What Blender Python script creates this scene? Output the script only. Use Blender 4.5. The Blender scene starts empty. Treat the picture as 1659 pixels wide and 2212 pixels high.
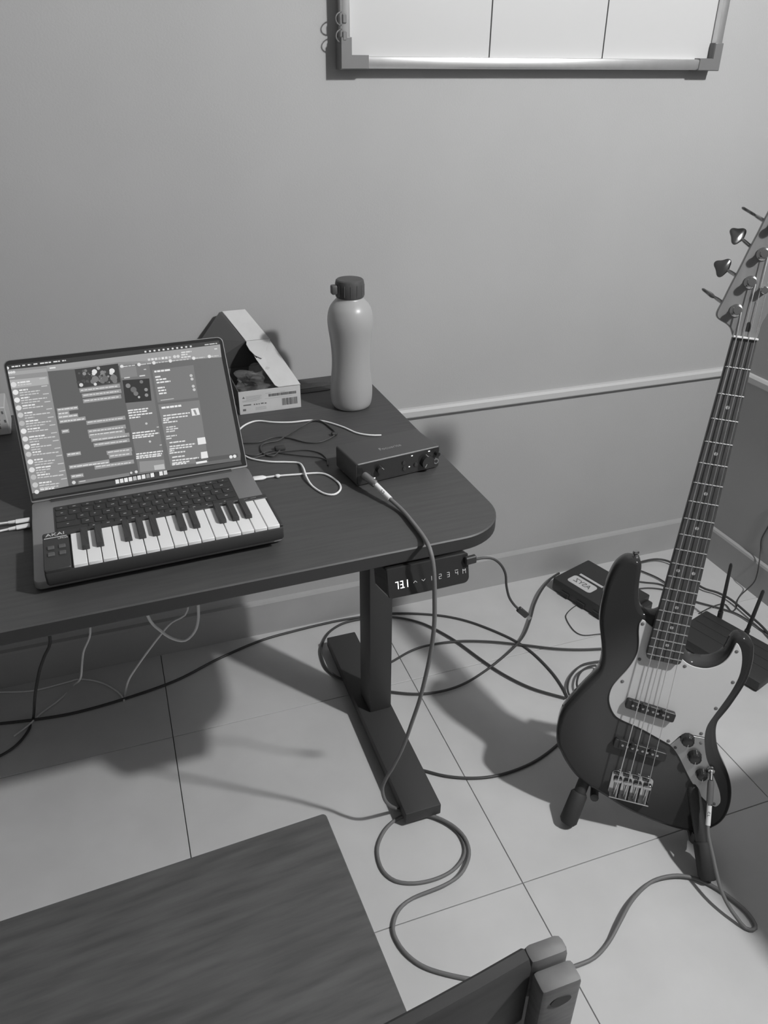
import bpy, bmesh, math, random
from mathutils import Vector, Matrix
random.seed(11)
SC = bpy.context.scene
COL = SC.collection
R_ = math.radians

# ------------------------------------------------------------------ camera
cam_d = bpy.data.cameras.new('camera')
cam_d.sensor_fit = 'HORIZONTAL'; cam_d.sensor_width = 36.0
cam_d.lens = 36.0 * 1670.03 / 1659.0
cam_d.clip_start = 0.02
cam = bpy.data.objects.new('camera', cam_d); COL.objects.link(cam)
cam.matrix_world = Matrix(((0.9443, 0.1607, -0.2872, 0.0313),
                           (-0.3290, 0.4791, -0.8137, -1.7017),
                           (0.0069, 0.8629, 0.5053, 1.3752),
                           (0, 0, 0, 1)))
SC.camera = cam

# ------------------------------------------------------------------ light
LAMP = (1.58, -1.82, 2.35)
world = bpy.data.worlds.new('world'); SC.world = world
world.use_nodes = True
world.node_tree.nodes['Background'].inputs[0].default_value = (1, 1, 1, 1)
world.node_tree.nodes['Background'].inputs[1].default_value = 0.17
bulb = bpy.data.lights.new('bulb_light', 'POINT')
bulb.energy = 166; bulb.shadow_soft_size = 0.045; bulb.color = (1, 1, 1)
bl = bpy.data.objects.new('bulb_light', bulb); COL.objects.link(bl); bl.location = LAMP
vs = SC.view_settings
vs.view_transform = 'Standard'; vs.look = 'None'; vs.gamma = 1.0; vs.exposure = 0.0
vs.use_curve_mapping = False

# ------------------------------------------------------------------ materials
MATS = {}
def mat(name, v, rough=0.6, metal=0.0, spec=0.5, bump=0.0, bscale=200.0, var=0.0, vscale=6.0, alpha=None, trans=0.0, coat=0.0, stretch=None):
    if name in MATS: return MATS[name]
    m = bpy.data.materials.new(name); m.use_nodes = True
    nt = m.node_tree; b = nt.nodes['Principled BSDF']
    b.inputs['Base Color'].default_value = (v, v, v, 1)
    b.inputs['Roughness'].default_value = rough
    b.inputs['Metallic'].default_value = metal
    b.inputs['Specular IOR Level'].default_value = spec
    b.inputs['Transmission Weight'].default_value = trans
    b.inputs['Coat Weight'].default_value = coat
    b.inputs['Coat Roughness'].default_value = 0.06
    if alpha is not None: b.inputs['Alpha'].default_value = alpha
    tc = nt.nodes.new('ShaderNodeTexCoord'); src = tc.outputs['Object']
    if stretch:
        mp = nt.nodes.new('ShaderNodeMapping'); mp.inputs['Scale'].default_value = stretch
        nt.links.new(src, mp.inputs[0]); src = mp.outputs[0]
    if var:
        n = nt.nodes.new('ShaderNodeTexNoise'); n.inputs['Scale'].default_value = vscale
        n.inputs['Detail'].default_value = 6; nt.links.new(src, n.inputs['Vector'])
        r = nt.nodes.new('ShaderNodeMapRange')
        r.inputs[1].default_value = 0.3; r.inputs[2].default_value = 0.7
        r.inputs[3].default_value = v * (1 - var); r.inputs[4].default_value = v * (1 + var)
        nt.links.new(n.outputs['Fac'], r.inputs[0])
        nt.links.new(r.outputs[0], b.inputs['Base Color'])
    if bump:
        n = nt.nodes.new('ShaderNodeTexNoise'); n.inputs['Scale'].default_value = bscale
        n.inputs['Detail'].default_value = 3; nt.links.new(src, n.inputs['Vector'])
        bp = nt.nodes.new('ShaderNodeBump'); bp.inputs['Strength'].default_value = bump
        bp.inputs['Distance'].default_value = 0.002
        nt.links.new(n.outputs['Fac'], bp.inputs['Height']); nt.links.new(bp.outputs[0], b.inputs['Normal'])
    MATS[name] = m
    return m
def emat(name, v, strength):
    m = bpy.data.materials.new(name); m.use_nodes = True
    b = m.node_tree.nodes['Principled BSDF']
    b.inputs['Base Color'].default_value = (0.02, 0.02, 0.02, 1)
    b.inputs['Emission Color'].default_value = (v, v, v, 1)
    b.inputs['Emission Strength'].default_value = strength
    MATS[name] = m; return m

M_wall = mat('painted_wall', 0.445, 0.9, spec=0.2, bump=0.12, bscale=260, var=0.03, vscale=3)
M_trim = mat('painted_trim', 0.56, 0.55, spec=0.4)
M_base = mat('skirting_tile', 0.42, 0.5, spec=0.4, var=0.04, vscale=9)
M_tile = mat('floor_tile', 0.60, 0.42, spec=0.35, var=0.05, vscale=7, bump=0.03, bscale=90)
M_grout = mat('grout', 0.22, 0.9)
M_desk = mat('desk_wood', 0.068, 0.5, spec=0.4, var=0.12, vscale=9, stretch=(1.2, 14, 14), bump=0.05, bscale=60)
M_deskedge = mat('desk_edge_band', 0.038, 0.55, spec=0.4)
M_black = mat('black_powder_coat', 0.045, 0.55, spec=0.45)
M_rubber = mat('black_rubber', 0.042, 0.7, spec=0.4)
M_plast = mat('black_plastic', 0.042, 0.45, spec=0.4)
M_gloss = mat('gloss_black', 0.03, 0.12, spec=0.5)
M_cableb = mat('black_cable', 0.055, 0.5, spec=0.5)
M_cablew = mat('white_cable', 0.82, 0.5)
M_cableg = mat('grey_cable', 0.17, 0.55, bump=0.1, bscale=900)
M_sleeve = mat('white_sleeve', 0.85, 0.45)
M_barrel = mat('grey_plug_barrel', 0.2, 0.4, metal=0.3)
M_metal = mat('chrome', 0.58, 0.16, metal=1.0)
M_steel = mat('brushed_steel', 0.6, 0.35, metal=1.0)
M_alu = mat('aluminium', 0.75, 0.33, metal=0.85, var=0.04, vscale=40)
M_space = mat('dark_aluminium', 0.31, 0.42, metal=0.55)
M_wkey = mat('white_key', 0.86, 0.35)
M_bkey = mat('black_key', 0.045, 0.4)
M_keycap = mat('laptop_key', 0.035, 0.55)
M_board = mat('whiteboard_surface', 0.56, 0.4, spec=0.3)
M_ink = mat('marker_ink', 0.03, 0.7)
M_corner = mat('grey_plastic', 0.17, 0.5)
M_card = mat('pale_card', 0.62, 0.75, var=0.04, vscale=30)
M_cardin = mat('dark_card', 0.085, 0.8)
M_print = mat('print_ink', 0.14, 0.8)
M_print2 = mat('pale_print', 0.42, 0.8)
M_cap = mat('bottle_cap', 0.075, 0.5)
M_body = mat('bass_lacquer', 0.06, 0.09, spec=0.22)
def sunburst(m, inner, outer):
    nt = m.node_tree; b = nt.nodes['Principled BSDF']
    tc = nt.nodes.new('ShaderNodeTexCoord'); mp = nt.nodes.new('ShaderNodeMapping')
    mp.inputs['Location'].default_value = (0.0, -0.55, 0); mp.inputs['Scale'].default_value = (5.2, 4.2, 0)
    ln = nt.nodes.new('ShaderNodeVectorMath'); ln.operation = 'LENGTH'
    mr = nt.nodes.new('ShaderNodeMapRange'); mr.interpolation_type = 'SMOOTHSTEP'
    mr.inputs[1].default_value = 0.45; mr.inputs[2].default_value = 0.95
    mr.inputs[3].default_value = inner; mr.inputs[4].default_value = outer
    nt.links.new(tc.outputs['Object'], mp.inputs[0]); nt.links.new(mp.outputs[0], ln.inputs[0])
    nt.links.new(ln.outputs['Value'], mr.inputs[0]); nt.links.new(mr.outputs[0], b.inputs['Base Color'])
sunburst(M_body, 0.078, 0.034)
M_guard = mat('pickguard', 0.66, 0.3, spec=0.4)
M_guardedge = mat('pickguard_edge', 0.25, 0.4)
M_plate = mat('control_plate', 0.42, 0.32, metal=0.75)
M_fb = mat('fingerboard', 0.06, 0.5, var=0.25, vscale=30, stretch=(6, 1, 1))
M_neck = mat('maple', 0.19, 0.4, var=0.12, vscale=14, stretch=(4, 0.6, 1))
M_dot = mat('pearl_dot', 0.5, 0.4)
M_nut = mat('bone_nut', 0.7, 0.5)
M_string = mat('steel_string', 0.78, 0.3, metal=0.9)
M_seat = mat('chair_wood', 0.080, 0.5, var=0.25, vscale=7, stretch=(1.5, 12, 12), bump=0.04, bscale=50)
M_post = mat('lit_chair_wood', 0.125, 0.6, var=0.2, vscale=20, stretch=(2, 2, 8))  # lighter tone paints the lit end of the back rail; posts share it
M_rail = mat('dark_shaded_chair_wood', 0.032, 0.55, var=0.15, vscale=12, stretch=(1, 8, 8))  # dark tone paints the shade along the back rail; legs and apron share it
M_blocker = mat('shade_blocker_wood', 0.2, 0.55, var=0.2, vscale=6, stretch=(8, 8, 1))
M_wbox = mat('white_carton', 0.55, 0.6)
E_led = emat('led_white', 1.0, 1.6)
E_digit = emat('display_digit', 1.0, 1.8)
E_icon = emat('display_icon', 1.0, 0.7)

# ------------------------------------------------------------------ mesh helpers
class MB:
    def __init__(s): s.v = []; s.f = []
    def add(s, vs, fs):
        o = len(s.v); s.v += [tuple(p) for p in vs]; s.f += [tuple(i + o for i in f) for f in fs]; return s
    def box(s, c, d, M=None):
        x, y, z = c; a, b, h = d[0] / 2, d[1] / 2, d[2] / 2
        vs = [Vector((x + i * a, y + j * b, z + k * h)) for i in (-1, 1) for j in (-1, 1) for k in (-1, 1)]
        if M: vs = [M @ p for p in vs]
        return s.add(vs, [(0, 1, 3, 2), (4, 6, 7, 5), (0, 4, 5, 1), (2, 3, 7, 6), (0, 2, 6, 4), (1, 5, 7, 3)])
    def rbox(s, c, d, r, seg=2, M=None):
        bm = bmesh.new(); bmesh.ops.create_cube(bm, size=1)
        bmesh.ops.scale(bm, vec=d, verts=bm.verts)
        bmesh.ops.bevel(bm, geom=bm.edges[:], offset=r, segments=seg, affect='EDGES', profile=0.5)
        vs = [Vector(c) + p.co for p in bm.verts]
        if M: vs = [M @ p for p in vs]
        bm.verts.index_update()
        s.add(vs, [[q.index for q in f.verts] for f in bm.faces]); bm.free(); return s
    def cyl(s, p0, p1, r0, r1=None, n=16, cap=True):
        r1 = r0 if r1 is None else r1
        return s.sweep([p0, p1], [r0, r1], n, cap)
    def sweep(s, pts, rad, n=8, cap=True, flat=1.0):
        pts = [Vector(p) for p in pts]; N = len(pts)
        if not isinstance(rad, (list, tuple)): rad = [rad] * N
        T = [(pts[min(i + 1, N - 1)] - pts[max(i - 1, 0)]).normalized() for i in range(N)]
        up = Vector((0, 0, 1)) if abs(T[0].z) < 0.9 else Vector((1, 0, 0))
        a = T[0].cross(up).normalized(); vs = []; fs = []
        for i in range(N):
            a = (a - T[i] * a.dot(T[i])).normalized(); b = T[i].cross(a)
            for k in range(n):
                t = 2 * math.pi * k / n
                vs.append(pts[i] + (a * math.cos(t) + b * math.sin(t) * flat) * rad[i])
        for i in range(N - 1):
            for k in range(n):
                k2 = (k + 1) % n
                fs.append((i * n + k, i * n + k2, (i + 1) * n + k2, (i + 1) * n + k))
        if cap: fs += [tuple(range(n))[::-1], tuple((N - 1) * n + k for k in range(n))]
        return s.add(vs, fs)
    def lathe(s, prof, n=32, c=(0, 0, 0), M=None):
        vs = []; fs = []
        for r, z in prof:
            for k in range(n):
                t = 2 * math.pi * k / n; vs.append(Vector((c[0] + r * math.cos(t), c[1] + r * math.sin(t), c[2] + z)))
        if M: vs = [M @ p for p in vs]
        for i in range(len(prof) - 1):
            for k in range(n):
                k2 = (k + 1) % n; fs.append((i * n + k, i * n + k2, (i + 1) * n + k2, (i + 1) * n + k))
        fs += [tuple(range(n))[::-1], tuple((len(prof) - 1) * n + k for k in range(n))]
        return s.add(vs, fs)
    def slab(s, out, levels, M=None):
        """closed outline, levels = (z, inset) from bottom to top"""
        n = len(out)
        if sum(out[i][0] * out[(i + 1) % n][1] - out[(i + 1) % n][0] * out[i][1] for i in range(n)) < 0: out = out[::-1]
        nr = []
        for i in range(n):
            dx = out[(i + 1) % n][0] - out[i - 1][0]; dy = out[(i + 1) % n][1] - out[i - 1][1]
            l = math.hypot(dx, dy) or 1; nr.append((dy / l, -dx / l))
        vs = []; fs = []
        for z, ins in levels:
            for (x, y), (a, b) in zip(out, nr): vs.append(Vector((x - a * ins, y - b * ins, z)))
        if M: vs = [M @ p for p in vs]
        for i in range(len(levels) - 1):
            for k in range(n):
                k2 = (k + 1) % n; fs.append((i * n + k, i * n + k2, (i + 1) * n + k2, (i + 1) * n + k))
        fs += [tuple(range(n))[::-1], tuple((len(levels) - 1) * n + k for k in range(n))]
        return s.add(vs, fs)
    def quad(s, pts): return s.add(pts, [tuple(range(len(pts)))])
    def mesh(s, name, m, smooth=True, angle=35):
        me = bpy.data.meshes.new(name); me.from_pydata([tuple(p) for p in s.v], [], s.f)
        me.materials.append(m)
        if smooth:
            me.shade_smooth(); me.set_sharp_from_angle(angle=R_(angle))
        me.update(); return me
    def build(s, name, m, parent=None, smooth=True, angle=35):
        return link(name, s.mesh(name, m, smooth, angle), parent)
def link(name, me, parent=None, loc=None):
    o = bpy.data.objects.new(name, me); COL.objects.link(o)
    if parent: o.parent = parent
    if loc: o.location = loc
    return o
def tag(o, label, cat, group=None):
    o['label'] = label; o['category'] = cat
    if group: o['group'] = group
    return o
def thing(name, label, cat, loc=(0, 0, 0), rz=0.0, group=None, M=None):
    o = bpy.data.objects.new(name, None); COL.objects.link(o); o.empty_display_size = 0.05
    if M: o.matrix_world = M
    else: o.location = loc; o.rotation_euler = (0, 0, rz)
    return tag(o, label, cat, group)
def struct(o): o['kind'] = 'structure'; return o
def plabel(o, l): o['label'] = l; return o
def crom(P, closed=False, step=0.012):
    P = [Vector(p) for p in P]; n = len(P); out = []
    for i in range(n if closed else n - 1):
        if closed: a, b, c, d = P[i - 1], P[i], P[(i + 1) % n], P[(i + 2) % n]
        else: a, b, c, d = P[max(i - 1, 0)], P[i], P[i + 1], P[min(i + 2, n - 1)]
        m = max(2, min(14, int((c - b).length / step) + 1))
        t1 = (c - a) * 0.5; t2 = (d - b) * 0.5
        L = (c - b).length
        if t1.length > L * 1.4: t1 *= L * 1.4 / t1.length
        if t2.length > L * 1.4: t2 *= L * 1.4 / t2.length
        for k in range(m):
            t = k / m; t3 = t * t * t; tt = t * t
            out.append(b * (2 * t3 - 3 * tt + 1) + t1 * (t3 - 2 * tt + t) + c * (-2 * t3 + 3 * tt) + t2 * (t3 - tt))
    if not closed: out.append(P[-1])
    return out
def cable(name, pts, r, m, label, cat='cable', n=8, group=None, parent=None, step=0.012):
    o = MB().sweep(crom(pts, step=step), r, n).build(name, m, parent, angle=60)
    if label: tag(o, label, cat, group)
    return o
def text(name, body, size, m, parent, M, align='CENTER', ext=0.0002, shear=0.0, sx=1.0):
    c = bpy.data.curves.new(name, 'FONT'); c.body = body; c.size = size; c.align_x = align; c.align_y = 'CENTER'
    c.extrude = ext; c.shear = shear; c.resolution_u = 3
    t = bpy.data.objects.new('tmp_text', c); COL.objects.link(t)
    dg = bpy.context.evaluated_depsgraph_get(); dg.update()
    me = bpy.data.meshes.new_from_object(t.evaluated_get(dg)); me.name = name
    bpy.data.objects.remove(t); bpy.data.curves.remove(c)
    me.materials.clear(); me.materials.append(m)
    o = link(name, me, parent); o.matrix_local = M @ Matrix.Diagonal((sx, 1, 1, 1)); return o
def basis(ex, ey, ez, o):
    return Matrix(((ex[0], ey[0], ez[0], o[0]), (ex[1], ey[1], ez[1], o[1]), (ex[2], ey[2], ez[2], o[2]), (0, 0, 0, 1)))
def rrect(x0, y0, x1, y1, r, n=5):
    out = []
    rr = r if isinstance(r, (list, tuple)) else [r] * 4
    for (cx, cy, a), q in zip(((x1, y1, 0), (x0, y1, 90), (x0, y0, 180), (x1, y0, 270)), rr):
        sx = -1 if cx == x1 else 1; sy = -1 if cy == y1 else 1
        for k in range(n + 1):
            t = R_(a + 90 * k / n); out.append((cx + sx * q + q * math.cos(t), cy + sy * q + q * math.sin(t)))
    return out

DATA = {
    'body': [[-0.0934,0.4468],[-0.1053,0.4444],[-0.1157,0.434],[-0.1229,0.4201],[-0.1275,0.3997],[-0.1298,0.3797],[-0.1304,0.3575],[-0.13,0.3359],[-0.1279,0.3149],[-0.1242,0.2974],[-0.1188,0.2793],[-0.113,0.2598],[-0.1089,0.2415],[-0.1074,0.2241],[-0.1091,0.2069],[-0.1172,0.1884],[-0.129,0.1674],[-0.1406,0.1446],[-0.1513,0.1234],[-0.1577,0.1078],[-0.1614,0.0913],[-0.1625,0.0728],[-0.1616,0.0538],[-0.1581,0.0364],[-0.1523,0.0209],[-0.1461,0.0131],[-0.1366,-0.0011],[-0.1261,-0.0137],[-0.1135,-0.0267],[-0.0998,-0.0374],[-0.0816,-0.0472],[-0.0611,-0.0555],[-0.0379,-0.0641],[0.0056,-0.0806],[0.0501,-0.0901],[0.0879,-0.0948],[0.1143,-0.0959],[0.137,-0.0933],[0.1584,-0.0852],[0.1732,-0.0719],[0.1829,-0.0593],[0.1892,-0.0432],[0.1915,-0.0267],[0.1912,-0.0084],[0.1879,0.0116],[0.182,0.0304],[0.1716,0.0516],[0.1585,0.0709],[0.1457,0.0908],[0.1358,0.1128],[0.1291,0.1361],[0.1282,0.1553],[0.1333,0.17],[0.1408,0.1895],[0.1476,0.2115],[0.154,0.2346],[0.1581,0.2569],[0.1586,0.2811],[0.1569,0.301],[0.1535,0.3179],[0.151,0.3256],[0.145,0.332],[0.1352,0.338],[0.1266,0.3388],[0.118,0.3345],[0.1128,0.3258],[0.1108,0.3141],[0.1079,0.3007],[0.102,0.2899],[0.092,0.2804],[0.0809,0.2751],[0.0643,0.2722],[0.0491,0.2736],[-0.0205,0.3508],[-0.0319,0.346],[-0.0455,0.3452],[-0.0565,0.3497],[-0.0645,0.3652],[-0.0694,0.3859],[-0.0719,0.4057],[-0.0733,0.4242],[-0.0754,0.4369],[-0.0804,0.4441]],
    'guard': [[-0.0525,0.3328],[-0.0558,0.3243],[-0.0541,0.308],[-0.0502,0.292],[-0.0478,0.2785],[-0.0473,0.2644],[-0.051,0.2464],[-0.0589,0.2243],[-0.0696,0.2027],[-0.0773,0.1846],[-0.0795,0.1663],[-0.0768,0.1507],[-0.0699,0.1361],[-0.0597,0.1239],[-0.0468,0.1177],[-0.0252,0.1127],[-0.0037,0.1075],[0.0183,0.1],[0.0376,0.0933],[0.0525,0.0884],[0.059,0.0992],[0.0662,0.1117],[0.0748,0.118],[0.0917,0.1202],[0.1101,0.1209],[0.1088,0.1339],[0.1097,0.1488],[0.1151,0.1678],[0.1236,0.1933],[0.1318,0.2198],[0.1376,0.2454],[0.1398,0.2657],[0.138,0.2875],[0.1342,0.3032],[0.1288,0.3157],[0.1221,0.3237],[0.1186,0.3236],[0.117,0.3156],[0.1151,0.3041],[0.1104,0.289],[0.0997,0.2738],[0.0807,0.2626],[0.0593,0.261],[0.0436,0.2655],[0.0337,0.2716]],
    'guard_tail': [[0.0337,0.2716],[-0.0297,0.3207],[-0.0411,0.3277],[-0.0482,0.3322]],
    'plate': [[0.0526,0.0883],[0.0726,0.1164],[0.092,0.1187],[0.1104,0.1194],[0.1154,0.1014],[0.1234,0.0797],[0.1339,0.0615],[0.1437,0.0462],[0.1554,0.0283],[0.1642,0.0124],[0.1699,-0.0044],[0.1692,-0.0139],[0.1646,-0.0209],[0.1582,-0.0204],[0.1455,-0.0149],[0.1304,-0.0039],[0.1169,0.0107],[0.1028,0.0281],[0.0881,0.0483],[0.0734,0.0685],[0.0601,0.0829]],
    'guard_screws': [[-0.0498,0.3249],[-0.0405,0.2524],[-0.0613,0.1995],[0.0422,0.2581],[0.1234,0.3088],[0.1317,0.2468],[0.1155,0.1868],[0.1022,0.1282],[0.048,0.0965]],
    'plate_screws': [[0.0633,0.0853],[0.1062,0.1078],[0.1595,-0.0153]],
    'knobs': [[0.0805,0.1097],[0.1014,0.0769],[0.1224,0.0432]],
    'pickup_a': [[-0.0468,0.1699],[0.0465,0.1609],[0.0473,0.1406],[-0.0466,0.1508]],
    'pickup_b': [[-0.0512,0.0806],[0.0496,0.074],[0.0508,0.0516],[-0.0501,0.0565]],
    'bridge': [[-0.0378,0.0048],[0.0426,0.0002],[0.0416,-0.0489],[-0.0336,-0.0414]],
    'head': [[-0.0185,0.8671],[-0.0207,0.8716],[-0.0252,0.8789],[-0.0327,0.8843],[-0.0429,0.8884],[-0.0492,0.8923],[-0.052,0.8975],[-0.0516,0.9054],[-0.0474,0.9201],[-0.0406,0.9489],[-0.0335,0.9759],[-0.0261,1.007],[-0.0199,1.03],[-0.0156,1.0482],[-0.0124,1.0618]],
    'head_r': [[0.0211,0.871],[0.0202,0.882],[0.0206,0.8915]],
    'posts': [[-0.0236,0.9076],[-0.0125,0.9543],[-0.0043,0.9997]],
    'keys': [[-0.0672,0.9287],[-0.0544,0.9722],[-0.0406,1.0222],[-0.038,1.0666]],
    'tree': [[0.0098,0.9443]],
    'fbend': [[-0.0314,0.2725],[-0.0256,0.2626],[0.0275,0.2603],[0.0335,0.266]],
    'button': [[-0.0879,0.4538,-0.035]],
    'bassplug': [[0.9793,-0.9333,0.1894],[0.9692,-0.9461,0.1829],[0.9566,-0.9692,0.1469],[0.945,-0.9892,0.1152]],
    'instr': [[0.945,-0.9892,0.1152],[0.9393,-1.0012,0.1033],[0.9341,-1.0273,0.0801],[0.927,-1.0679,0.0448],[0.9291,-1.0934,0.0257],[0.9347,-1.1122,0.014],[0.9426,-1.1311,0.0036],[0.9535,-1.1392,0.0056],[0.9631,-1.1332,0.0056],[0.966,-1.1096,0.0056],[0.9587,-1.0809,0.0056],[0.9458,-1.0514,0.0056],[0.9249,-1.0237,0.0056],[0.8895,-1.0054,0.01],[0.8462,-0.9988,0.01],[0.8096,-1.0057,0.01],[0.7662,-1.0254,0.014],[0.7272,-1.0501,0.014],[0.6891,-1.0728,0.0056],[0.6503,-1.0885,0.0056],[0.6162,-1.0905,0.0056],[0.5936,-1.0895,0.0056],[0.5364,-1.0859,0.0046],[0.4873,-1.0772,0.0046],[0.4361,-1.0555,0.0046],[0.3875,-1.0272,0.0046],[0.3547,-1.0008,0.0046],[0.3348,-0.9681,0.0046],[0.3285,-0.9347,0.0046],[0.3343,-0.9136,0.0046],[0.3532,-0.8917,0.0046],[0.3861,-0.8786,0.0046],[0.4514,-0.8764,0.0096],[0.4904,-0.865,0.0096],[0.5188,-0.8396,0.0096],[0.5306,-0.8138,0.0096],[0.5298,-0.7816,0.0096],[0.5121,-0.7462,0.0096],[0.478,-0.7152,0.0096],[0.4344,-0.6989,0.0036],[0.3944,-0.7128,0.0036],[0.3639,-0.743,0.0036],[0.3519,-0.7723,0.0036],[0.3516,-0.8067,0.0036],[0.3677,-0.8342,0.0036],[0.3998,-0.8503,0.0036],[0.4412,-0.8553,0.0036],[0.4811,-0.849,0.0036],[0.5127,-0.8297,0.0036],[0.5262,-0.8043,0.0036],[0.5243,-0.7668,0.0036],[0.5032,-0.7309,0.0036],[0.4606,-0.7063,0.009],[0.4289,-0.6856,0.009],[0.3899,-0.715,0.082],[0.3808,-0.715,0.1239],[0.3874,-0.72,0.1602],[0.3978,-0.73,0.1997],[0.41,-0.745,0.2612],[0.4207,-0.76,0.338],[0.4279,-0.775,0.4061],[0.4322,-0.79,0.4819],[0.4342,-0.8,0.54],[0.4335,-0.808,0.5945],[0.4291,-0.815,0.6466],[0.4251,-0.818,0.6935],[0.4229,-0.815,0.7218],[0.4203,-0.8064,0.742],[0.4269,-0.7659,0.737],[0.4268,-0.7265,0.737],[0.4246,-0.6796,0.737],[0.4151,-0.645,0.742]],
    'ifplug': [[0.4151,-0.645,0.742],[0.4026,-0.6072,0.752],[0.392,-0.5763,0.757]],
    'cabA': [[-0.3846,-0.1434,0.0032],[-0.3124,-0.1554,0.0032],[-0.2181,-0.1634,0.0032],[-0.1023,-0.1531,0.0032],[0.0273,-0.1273,0.0032],[0.1403,-0.0799,0.0032],[0.259,-0.0425,0.0032],[0.3653,-0.0305,0.0032],[0.4735,-0.026,0.0032],[0.5529,-0.0307,0.0032],[0.6013,-0.0359,0.0032],[0.6462,-0.0443,0.0032],[0.7159,-0.0702,0.0032],[0.7809,-0.1035,0.0032],[0.834,-0.1459,0.0032],[0.8798,-0.2006,0.0032],[0.9197,-0.2625,0.0032],[0.9427,-0.325,0.0032],[0.9531,-0.4054,0.0032],[0.9505,-0.468,0.0032],[0.9417,-0.5119,0.0032]],
    'cabB': [[0.9366,-0.5066,0.0062],[0.8746,-0.4491,0.0062],[0.8306,-0.382,0.0062],[0.7994,-0.3093,0.0062],[0.7661,-0.2184,0.0062],[0.7236,-0.1387,0.0062],[0.6849,-0.095,0.0062],[0.6391,-0.0639,0.0062],[0.596,-0.0516,0.0062],[0.5492,-0.0424,0.0062],[0.4948,-0.046,0.0062],[0.4469,-0.0726,0.0062],[0.4143,-0.1194,0.0062],[0.4033,-0.1554,0.0062],[0.4016,-0.2028,0.0062],[0.4128,-0.2382,0.0062],[0.43,-0.264,0.0062],[0.4766,-0.312,0.0062],[0.5368,-0.3482,0.0062],[0.5905,-0.3734,0.0062],[0.6485,-0.3844,0.0062],[0.7146,-0.3788,0.0062],[0.793,-0.3507,0.0062],[0.8788,-0.3126,0.014],[0.944,-0.268,0.014],[0.9964,-0.2109,0.014],[1.0454,-0.1483,0.014],[1.0936,-0.1015,0.02],[1.1496,-0.0579,0.02],[1.1887,-0.0401,0.02]],
    'cabC': [[0.4579,-0.2935,0.008],[0.5177,-0.263,0.008],[0.5753,-0.2411,0.008],[0.6379,-0.2175,0.008],[0.6935,-0.2123,0.008],[0.7711,-0.2223,0.008],[0.854,-0.2525,0.008],[0.9314,-0.293,0.008],[1.0069,-0.3348,0.008],[1.076,-0.3622,0.008],[1.1502,-0.3814,0.008]],
    'cabD': [[0.4886,-0.5776,0.0032],[0.5202,-0.6023,0.0032],[0.5568,-0.6298,0.0032],[0.6028,-0.6523,0.0032],[0.653,-0.6654,0.0032],[0.7095,-0.667,0.0032],[0.7736,-0.6567,0.0032],[0.8425,-0.6307,0.0032],[0.9073,-0.5949,0.0032]],
    'coil': [[1.1074,-0.4243,0.01],[1.0764,-0.4176,0.01],[1.0339,-0.4184,0.01],[0.9853,-0.4464,0.01],[0.9555,-0.4827,0.01],[0.9493,-0.5151,0.01],[0.9781,-0.5198,0.01],[1.0249,-0.4766,0.012],[1.0707,-0.437,0.012],[1.0438,-0.4345,0.016],[1.0101,-0.449,0.016],[0.9824,-0.481,0.016],[0.9772,-0.509,0.016],[1.0092,-0.5112,0.016]],
    'blackdrop': [[-0.1934,-0.3,0.6891],[-0.2034,-0.3,0.3391],[-0.2243,-0.3,0.2927],[-0.2402,-0.3,0.2591],[-0.2605,-0.3,0.1998],[-0.3106,-0.148,0.0032],[-0.3211,-0.1915,0.0032],[-0.3443,-0.2287,0.0032],[-0.3772,-0.2508,0.0032],[-0.4329,-0.2697,0.0032]],
    'whitefloor': [[-0.4577,-0.0096,0.003],[-0.3926,-0.0283,0.003],[-0.3165,-0.049,0.003],[-0.24,-0.0451,0.003],[-0.2011,-0.0439,0.003],[-0.1513,-0.0752,0.003],[-0.1141,-0.1231,0.003],[-0.1014,-0.1565,0.003]],
    'whitedrop': [[-0.1057,-0.3,0.6628],[-0.1237,-0.3,0.3428],[-0.148,-0.3,0.2842],[-0.1641,-0.3,0.2212],[-0.2179,-0.0615,0.003],[-0.2505,-0.1024,0.003],[-0.2922,-0.138,0.003],[-0.322,-0.1724,0.003],[-0.3511,-0.1963,0.003]],
    'whiteloop': [[-0.0269,-0.4,0.6469],[-0.0034,-0.4,0.4184],[0.0175,-0.4,0.3744],[0.0373,-0.4,0.3511],[0.0594,-0.4,0.3416],[0.08,-0.4,0.358],[0.0906,-0.4,0.3853],[0.0952,-0.4,0.4254],[0.1058,-0.4,0.611]],
    'whitestrand': [[0.1004,-0.36,0.6038],[0.0742,-0.36,0.3862],[0.0383,-0.36,0.3626],[0.0144,-0.36,0.3382],[-0.0289,-0.35,0.2792],[-0.0653,-0.34,0.2228],[-0.0981,-0.1372,0.003],[-0.1016,-0.1598,0.003]],
    'w1': [[0.2059,-0.31,0.733],[0.2328,-0.2611,0.733],[0.2555,-0.2397,0.733],[0.2753,-0.2363,0.733],[0.3008,-0.2522,0.733],[0.3367,-0.2641,0.733],[0.375,-0.2668,0.733],[0.4008,-0.2804,0.733],[0.429,-0.319,0.733],[0.4469,-0.3557,0.733],[0.4696,-0.3748,0.733],[0.4905,-0.3817,0.733]],
    'w2': [[0.238,-0.4858,0.733],[0.2586,-0.4871,0.733],[0.2911,-0.4923,0.733],[0.3317,-0.5002,0.733],[0.3475,-0.5206,0.733],[0.3543,-0.5503,0.733],[0.3496,-0.5719,0.733],[0.3352,-0.5844,0.733],[0.3196,-0.5757,0.733],[0.3075,-0.5437,0.733],[0.3045,-0.5142,0.737],[0.3078,-0.4774,0.737],[0.306,-0.4489,0.733],[0.2867,-0.4384,0.733],[0.2547,-0.4258,0.733],[0.2249,-0.4017,0.733],[0.2128,-0.3729,0.733]],
    'w2plug': [[0.2149,-0.4857,0.734],[0.2376,-0.4877,0.734]],
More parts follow.
